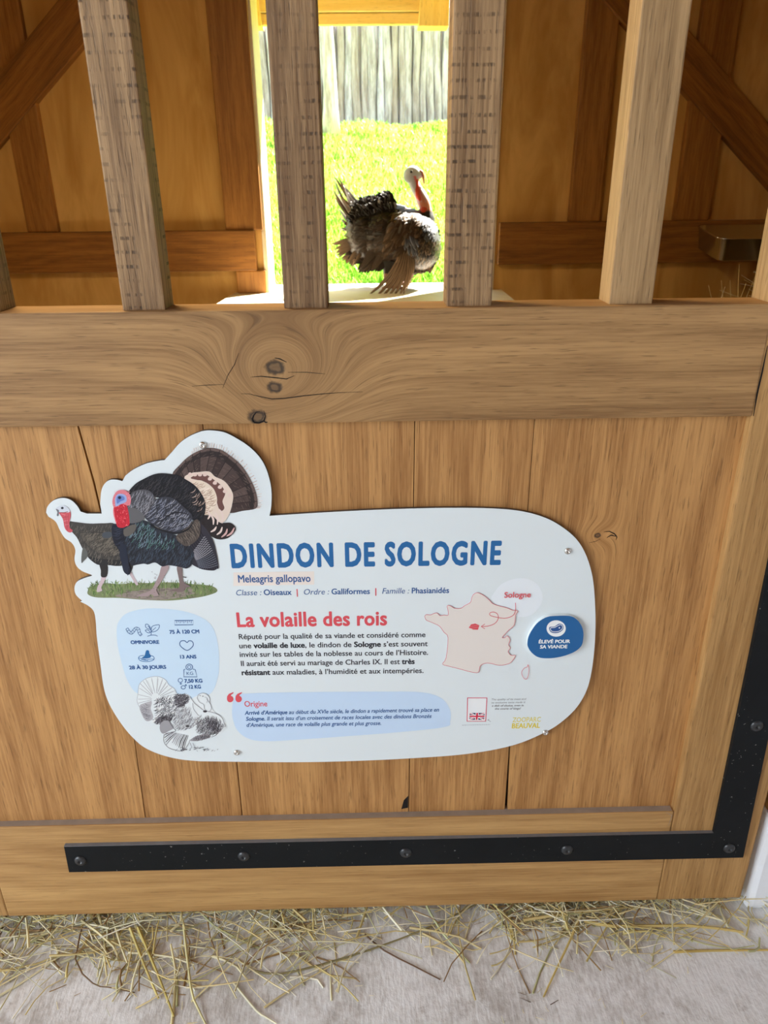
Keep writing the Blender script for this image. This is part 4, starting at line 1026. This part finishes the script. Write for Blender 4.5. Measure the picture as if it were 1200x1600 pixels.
for side in (-1, 1):                                       # two drooping wings
    wg_ = VC(); sh_ = 0 if side < 0 else 25
    tips = [(415, 1262), (462, 1290), (512, 1296), (566, 1296), (616, 1292), (664, 1290), (706, 1280), (738, 1225), (765, 1150), (790, 1090)]
    for i, tip in enumerate(tips):
        base = (700+i*11, 880+8*i)
        for e in range(2):
            feather(wg_, base, (tip[0]+sh_+e*7, tip[1]-sh_-e*14), 19-.8*i-e*6, mixc(blk, brn, .7), mixc(brn, tan_, .35+.25*(i % 2)+e*.1), .02+.003*i+e*.003, .05+.003*i+e*.003, side, -.16 if i < 6 else -.05, tan_ if e else None, .13, 10)
    for i in range(70):                                    # coverts
        u, v = R.random(), R.random(); x = 600+220*u; y = 620+250*v
        a = math.radians(rg(108, 140)); L_ = rg(90, 150)
        feather(wg_, (x, y), (x+math.cos(a)*L_, y+math.sin(a)*L_), rg(16, 26), mixc(blk, brn, rg(.5, 1)), mixc(brn, tan_, rg(-.2, .45)), .022, .036, side, rg(-.1, .1), None, max(.11, surf(x, y)), 7)
    for i in range(16):                                    # blue-grey wing edge
        x, y = 720+rg(0, 110), 740+rg(0, 120); feather(wg_, (x, y), (x+rg(-10, 30), y+rg(60, 90)), rg(8, 14), blk, gry, .036, .044, side, 0, gry, .135)
    wg_.build('wing', M['feather'], bird)
sn = bmesh.new(); tube(sn, smooth([tuple(tp(*p, -.004)) for p in ((838, 205), (866, 212), (880, 250), (886, 312))], k=4), [.010-.0005*i for i in range(13)], 10)
obj('snood', sn, plain('snood_skin', lin((196, 120, 84)), .5), bird, True, 'thin hanging orange-brown snood')
wa = bmesh.new(); tube(wa, smooth([tuple(tp(*p, -.012)) for p in ((820, 262), (822, 330), (840, 400), (872, 470), (890, 540), (892, 580))], k=4), [.008+.010*math.sin(math.pi*i/20)+.006*(i > 14) for i in range(21)], 10)
obj('wattle', wa, plain('wattle_skin', lin((222, 84, 54)), .5, var=.35, scale=90, bump=.6), bird, True, 'red hanging wattle')
c = tp(775, 210)
M_eye = plain('eye_black', (.01, .008, .008), .15)
for sd in (-1, 1):
    ey = bmesh.new(); s_ = bmesh.ops.create_uvsphere(ey, u_segments=12, v_segments=8, radius=.0062)
    for v in s_['verts']: v.co += Vector((c.x, TY+sd*.0275, c.z))
    obj('eye', ey, M_eye, bird, True, 'dark eye')
# ------------------------------------------------------------------ inside the pen: feed trough and hay
pY = YW-.05
t0, t1 = at(1083, 352, pY), at(1205, 349, pY)
f0, f1 = at(1118, 374, pY-.27), at(1240, 372, pY-.27)
xa, xb, zt_ = (t0.x+f0.x)/2+.01, t1.x+.12, (t0.z+f0.z)/2
tr = empty('feed_trough', Vector(((xa+xb)/2, pY, zt_-.10)), 'steel feed trough fixed to the timber beam right of the opening', 'trough')
def rrect(x0, x1, y0, y1, r, n=6):
    out = []
    for cx, cy_, a0 in ((x1-r, y1-r, 0), (x0+r, y1-r, 90), (x0+r, y0+r, 180), (x1-r, y0+r, 270)):
        for k in range(n+1):
            a = math.radians(a0+90*k/n); out.append((cx+r*math.cos(a), cy_+r*math.sin(a)))
    return out
bm = bmesh.new(); rings = []
for (ins, z, r) in ((0.025, -.098, .03), (.012, -.092, .04), (0, 0, .05), (-.006, 0.002, .055), (-.006, .006, .055), (.004, .004, .047), (.016, -.088, .036), (.03, -.092, .03)):
    rings.append([bm.verts.new((x, y, zt_+z)) for x, y in rrect(xa+ins, xb-ins, pY-.29+ins, pY-.004-max(ins, 0), r)])
for a, b in zip(rings, rings[1:]):
    for i in range(len(a)): bm.faces.new((a[i], a[(i+1) % len(a)], b[(i+1) % len(a)], b[i]))
bm.faces.new(rings[0][::-1]); bm.faces.new(rings[-1])
bmesh.ops.recalc_face_normals(bm, faces=bm.faces[:])
for v in bm.verts: v.co.z += (t0.z-f0.z)*(.5+(v.co.y-pY)/.27)*.9
obj('pan', bm, M['steel'], tr, True)
for x in (xa+.16, xb-.08):
    bm = bmesh.new(); box(bm, (x-.012, pY-.06, zt_-.112), (x+.012, pY, zt_-.100), .001); box(bm, (x-.012, pY-.006, zt_-.125), (x+.012, pY, zt_-.100), .001)
    obj('bracket', bm, M['steel'], tr)
def stalk(vc, pts, w_, col, th=.35):                       # one dry stalk: flattened tapering tube with joints
    pts = [Vector(p) for p in pts]; n = len(pts); vs, fs, cs = [], [], []
    for i, p in enumerate(pts):
        t = (pts[min(i+1, n-1)]-pts[max(i-1, 0)]).normalized(); s_ = t.cross(Vector((0, 0, 1)))
        if s_.length < .1: s_ = Vector((1, 0, 0))
        s_.normalize(); u = s_.cross(t); ww = w_*(1-.35*i/max(1, n-1))/2
        vs += [p-s_*ww, p+u*ww*th*2, p+s_*ww, p-u*ww*th*2]
        k = R.uniform(.85, 1.1); cs += [tuple(c*k for c in col)]*4
    for i in range(n-1):
        for j in range(4): fs.append((i*4+j, i*4+(j+1) % 4, i*4+4+(j+1) % 4, i*4+4+j))
    fs += [(3, 2, 1, 0), (n*4-4, n*4-3, n*4-2, n*4-1)]
    vc.add(vs, fs, cs)
HAYC = [lin(c) for c in ((232, 216, 162), (246, 236, 194), (218, 200, 140), (204, 202, 152), (250, 246, 228), (170, 138, 92), (224, 219, 184), (236, 220, 150), (243, 232, 184), (246, 240, 206))]
hp = VC()
for i in range(1500):                                      # hay heap on the pen floor against the back wall
    a, r = R.uniform(0, 6.28), math.sqrt(R.random()); hx, hy = 1.95+.62*r*math.cos(a), 2.25+.5*r*math.sin(a)
    hz = .84*(1-r**2.6)*R.uniform(.86, 1.0) if r < .97 else .02
    b = R.uniform(0, 6.28); L_ = R.uniform(.1, .3); tl_ = R.uniform(-.4, .5)
    d_ = Vector((math.cos(b), math.sin(b), tl_)).normalized()
    p0 = Vector((hx, hy, max(.01, hz))); p1 = p0+d_*L_
    if p1.y > YW-.06: p1.y = YW-.06
    if p1.x > 2.66: p1.x = 2.66
    stalk(hp, [p0, (p0+p1)/2+Vector((R.uniform(-.02, .02), 0, R.uniform(-.02, .02))), Vector((p1.x, p1.y, max(.01, p1.z)))], R.uniform(.003, .006), R.choice(HAYC))
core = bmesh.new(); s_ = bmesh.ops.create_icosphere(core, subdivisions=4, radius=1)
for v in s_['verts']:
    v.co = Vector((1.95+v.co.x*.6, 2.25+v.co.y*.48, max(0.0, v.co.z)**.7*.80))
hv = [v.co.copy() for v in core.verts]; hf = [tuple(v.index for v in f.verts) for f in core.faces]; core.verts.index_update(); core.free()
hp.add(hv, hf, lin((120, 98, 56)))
for (a, b) in (((1130, 460), (1107, 446)), ((1143, 460), (1127, 438)), ((1152, 460), (1141, 438)), ((1160, 450), (1155, 413)), ((1158, 455), (1180, 432)), ((1150, 458), (1166, 442)), ((1120, 462), (1133, 448))):
    p, q = at(*a, 2.0), at(*b, 2.0); p.z -= .12; stalk(hp, [p, (p+q)/2, q], .005, R.choice(HAYC[:3]))
tag(hp.build('hay_heap', M['straw']), 'loose heap of dry hay inside the pen below the feed trough', 'hay', kind='stuff')

# ------------------------------------------------------------------ outside: bank of grass, palisade, tree
FY = 9.6
CY = 8.2
FZ = at(610, 194, CY).z                                     # crest of the bank, in front of the fence
def gz(x, y):
    t = max(0, min(1, (y-SLAB_Y)/(CY-SLAB_Y)))
    return SLAB_Z-.035 + (FZ-SLAB_Z+.035)*(t**.92) - .10*max(0, y-CY) + .03*math.sin(x*2.1+y*1.3)*t + .02*math.sin(x*5+y*3.3)*min(1, t*4)
bm = bmesh.new(); nx_, ny_ = 60, 60; gv = []
for j in range(ny_+1):
    for i in range(nx_+1):
        x = -7+14*i/nx_; y = YW2+.02+(13-YW2)*j/ny_
        gv.append(bm.verts.new((x, y, gz(x, y) if y > SLAB_Y else SLAB_Z-.06)))
for j in range(ny_):
    for i in range(nx_): a = j*(nx_+1)+i; bm.faces.new((gv[a], gv[a+1], gv[a+nx_+2], gv[a+nx_+1]))
tag(obj('ground', bm, M['soil'], smooth=True), kind='structure')
gb = VC()
GC = [lin(c) for c in ((148, 198, 78), (170, 212, 96), (126, 184, 60), (190, 222, 124), (104, 162, 50), (178, 208, 112))]
for i in range(42000):
    y = SLAB_Y+.01+(CY+.5-SLAB_Y)*R.random()**1.5; hw = .55+(y+D)*.09
    x = R.uniform(-hw-.45, hw+.25)-.1
    z = gz(x, y)
    h = R.uniform(.025, .06)*(1.5 if math.sin(x*7+y*4)*math.sin(x*3.1-y*5.2) > .35 else 1); a = R.uniform(0, 6.28); w_ = R.uniform(.003, .006)*(1+.15*(y-3)); lx, ly = R.uniform(-.6, .6)*h, R.uniform(-.6, .6)*h
    ca, sa = math.cos(a)*w_, math.sin(a)*w_
    pt_ = math.sin(x*3.7+1.3*math.sin(y*2.3))*math.sin(y*4.1+x*1.7)+R.uniform(-.35, .35)
    c = R.choice(GC[0:1]+GC[2:3]+GC[4:5] if pt_ > .45 else GC)
    gb.add([(x-ca, y-sa, z-.004), (x+ca, y+sa, z-.004), (x+lx*.4+ca*.7, y+ly*.4+sa*.7, z+h*.6), (x+lx*.4-ca*.7, y+ly*.4-sa*.7, z+h*.6), (x+lx, y+ly, z+h)], [(0, 1, 2, 3), (3, 2, 4)], c)
tag(gb.build('grass', M['grass']), 'short sunlit green grass on the bank behind the turkey', 'grass', kind='stuff')
xf0, xf1 = at(300, 150, FY).x, at(900, 150, FY).x
fence = empty('palisade_fence', (0, FY, FZ), 'palisade fence of upright grey logs at the top of the grass', 'fence')
x = xf0
while x < xf1:
    r = R.uniform(.042, .056); px_here = 612+x*F/(FY+D)
    if px_here < 440: r *= 1.6
    y = FY+R.uniform(-.018, .018)+.05; z0 = gz(x, y)-.1; hh = R.uniform(1.5, 1.62)
    bm = bmesh.new(); ph, am = R.uniform(0, 6), R.uniform(.004, .018); lean = R.uniform(-.03, .03)
    pts = [(x+r+am*math.sin(ph+k*.9)+lean*k/8, y+am*.5*math.cos(ph+k), z0+hh*k/8) for k in range(9)]
    tube(bm, pts, [r*R.uniform(.93, 1.07)*(1.06-.02*k) for k in range(9)], 12)
    obj('log', bm, M['bark'], fence, True)
    if len(fence.children) % 2 == 0:                       # second row closing the gaps
        bm = bmesh.new(); tube(bm, [(p[0]+r, p[1]+.11, p[2]-.05) for p in pts], r*1.25, 10); obj('log', bm, M['bark'], fence, True)
    x += 2*r*R.uniform(.90, 1.0)
TYY = 5.0
while TYY < 8.1 and at(517, 214, TYY).z > gz(at(517, 214, TYY).x, TYY): TYY += .02
tb = at(517, 214, TYY); tz = gz(tb.x, TYY)
tree = empty('tree', (tb.x, TYY, tz), 'slim pale tree trunk standing in front of the log palisade', 'tree')
bm = bmesh.new(); tube(bm, [(tb.x+.01*math.sin(k), TYY, tz-.05+k*.3) for k in range(10)], [.105, .075, .062, .056, .053, .05, .048, .046, .044, .04], 14)
obj('trunk', bm, M['bark'], tree, True)
lf = VC(); LC = [lin(c) for c in ((120, 160, 60), (150, 186, 84), (96, 136, 50), (176, 196, 110))]
for i in range(700):
    a = R.uniform(0, 6.28); z = tz+R.uniform(1.55, 2.9); rr = R.uniform(.03, .16)+.35*max(0, z-tz-2.0); c = Vector((tb.x+rr*math.cos(a), TYY+rr*math.sin(a), z))
    d_ = Vector((R.uniform(-1, 1), R.uniform(-1, 1), R.uniform(-1, .5))).normalized()*R.uniform(.03, .06); s_ = d_.cross(Vector((R.uniform(-1, 1), R.uniform(-1, 1), 1))).normalized()*.014
    lf.add([c, c+d_*.5+s_, c+d_, c+d_*.5-s_], [(0, 1, 2, 3)], R.choice(LC))
lf.build('foliage', M['grass'], tree)
# ------------------------------------------------------------------ straw on the concrete in front of the gate
sv = VC()
def fl(px, py, h): p = atz(px, py); return Vector((p.x, p.y, h))
def clampz(p): return Vector((p.x, p.y, min(p.z, .032))) if p.y > -.012 else p
def dens(px):
    return max(.0, .95*math.exp(-((px-190)/190)**2)+.75*math.exp(-((px-470)/85)**2)+.8*math.exp(-((px-840)/85)**2)+.32*math.exp(-((px-1010)/130)**2)+.45*math.exp(-((px-20)/60)**2)+.10)
n = 0
while n < 1350:
    px = R.uniform(-60, 1260)
    if R.random() > dens(px): continue
    dep = R.random()**2.6; py = 1402+(150 if px < 560 else 95)*dep*R.uniform(.7, 1.1)
    near = math.exp(-((py-1415)/30)**2)
    h = .002+R.random()**1.6*.028*(.25+near)
    ang = R.gauss(0, .9) if R.random() < .6 else R.uniform(0, 3.14)
    L_ = R.uniform(.025, .14)*(1 if R.random() < .85 else 1.5)
    c = fl(px, py, h); d_ = Vector((math.cos(ang), math.sin(ang)*.9, R.uniform(-.12, .12)))*L_/2
    bow = Vector((R.uniform(-.012, .012), R.uniform(-.012, .012), R.uniform(-.003, .006)))
    P = [c-d_, c-d_*.4+bow*.7, c+d_*.3+bow, c+d_]
    P = [clampz(Vector((p.x, min(p.y, .05), max(.0012, p.z)))) for p in P]
    col = R.choice(HAYC); w_ = R.uniform(.0016, .0034) if R.random() < .85 else R.uniform(.0034, .0056)
    stalk(sv, P, w_, col); n += 1
for i in range(420):                                       # short chaff
    px = R.uniform(0, 1200); py = R.uniform(1412, 1600) if R.random() < .25 else R.uniform(1408, 1470)
    if R.random() > dens(px)+.1: continue
    a = R.uniform(0, 3.14); c = fl(px, py, .0014); d_ = Vector((math.cos(a), math.sin(a), 0))*R.uniform(.003, .010)
    stalk(sv, [c-d_, c+d_], R.uniform(.0006, .0014), R.choice(HAYC+[lin((110, 84, 66)), lin((96, 74, 58))]))
tag(sv.build('loose_hay', M['straw']), 'loose hay scattered on the concrete along the foot of the gate', 'hay', kind='stuff')
def straw(label, pts, w_, col, h0=.004, h1=.003):
    P = []; n = len(pts)
    for i, (x, y) in enumerate(pts): P.append(fl(x, y, h0+(h1-h0)*i/(n-1)))
    Q = [Vector(q) for q in smooth([tuple(p) for p in P], False, 2)] if n > 2 else [P[0], (P[0]+P[1])/2, P[1]]
    Q = [clampz(q) for q in Q]
    v = VC(); c0 = sum(Q, Vector())/len(Q)
    stalk(v, Q, w_*1.3, lin(tuple(min(250, c*1.06) for c in col)))
    o = v.build('straw_stalk', M['straw']); tag(o, label, 'straw', 'long straw stalks on the concrete floor')
    mn = Vector((c0.x, c0.y, 0))
    for vt in o.data.vertices: vt.co -= mn
    o.location = mn
straw('thick golden straw stalk slanting towards the viewer, left one of a close pair', [(205, 1458), (226, 1512), (248, 1562)], .0042, (214, 198, 128), .014, .003)
straw('long golden straw stalk beside the pair, its tip reaching lowest', [(217, 1457), (246, 1524), (272, 1590)], .0040, (206, 188, 112), .014, .003)
straw('pale straw stalk running down to the lower edge, bent near its middle', [(288, 1452), (299, 1548), (308, 1575), (322, 1602)], .0036, (226, 218, 168), .012, .002)
straw('short pale bent stalk lying alone at the lower edge', [(364, 1536), (400, 1580), (414, 1590), (432, 1601)], .0032, (240, 232, 206), .003, .003)
straw('thin brown kinked stalk on the bare concrete at left', [(137, 1432), (119, 1503), (146, 1540), (170, 1545), (211, 1552)], .0022, (122, 94, 62), .010, .002)
straw('broad pale straw stalk lying almost level near the right, jointed', [(912, 1444), (960, 1453), (1073, 1451), (1160, 1461)], .0062, (214, 192, 124), .010, .008)
straw('straw stalk lying level and curving up to the gate, left of the broad one', [(817, 1448), (858, 1441), (900, 1435), (955, 1428), (988, 1424)], .0052, (206, 186, 128), .018, .012)
straw('golden straw stalk running off the right edge, nearest the viewer', [(1052, 1489), (1110, 1487), (1210, 1486)], .0046, (210, 184, 108), .003, .003)
straw('straw stalk bent down towards the viewer below the middle of the gate\'s right half', [(910, 1430), (888, 1480), (868, 1520), (849, 1559)], .0034, (208, 188, 120), .016, .002)
straw('long greenish stem lying in a wide curve across the bare middle of the floor', [(398, 1519), (437, 1524), (500, 1510), (580, 1486), (667, 1453), (748, 1414)], .0034, (150, 140, 98), .003, .005)
straw('dark brown twig with one kink on the bare middle of the floor', [(570, 1462), (600, 1487), (645, 1510), (688, 1532)], .0026, (112, 80, 54), .004, .002)
straw('white straight straw stalk sticking out from under the middle of the gate', [(586, 1416), (617, 1443), (649, 1471)], .0030, (238, 232, 212), .007, .003)
straw('pale green stalk pair end slanting out below the gate, right of the bare middle', [(664, 1416), (690, 1460), (734, 1506)], .0036, (212, 216, 172), .010, .002)
straw('straw stalk slanting down to the right near the plinth', [(1082, 1408), (1120, 1436), (1172, 1472)], .0030, (226, 212, 160), .006, .003)
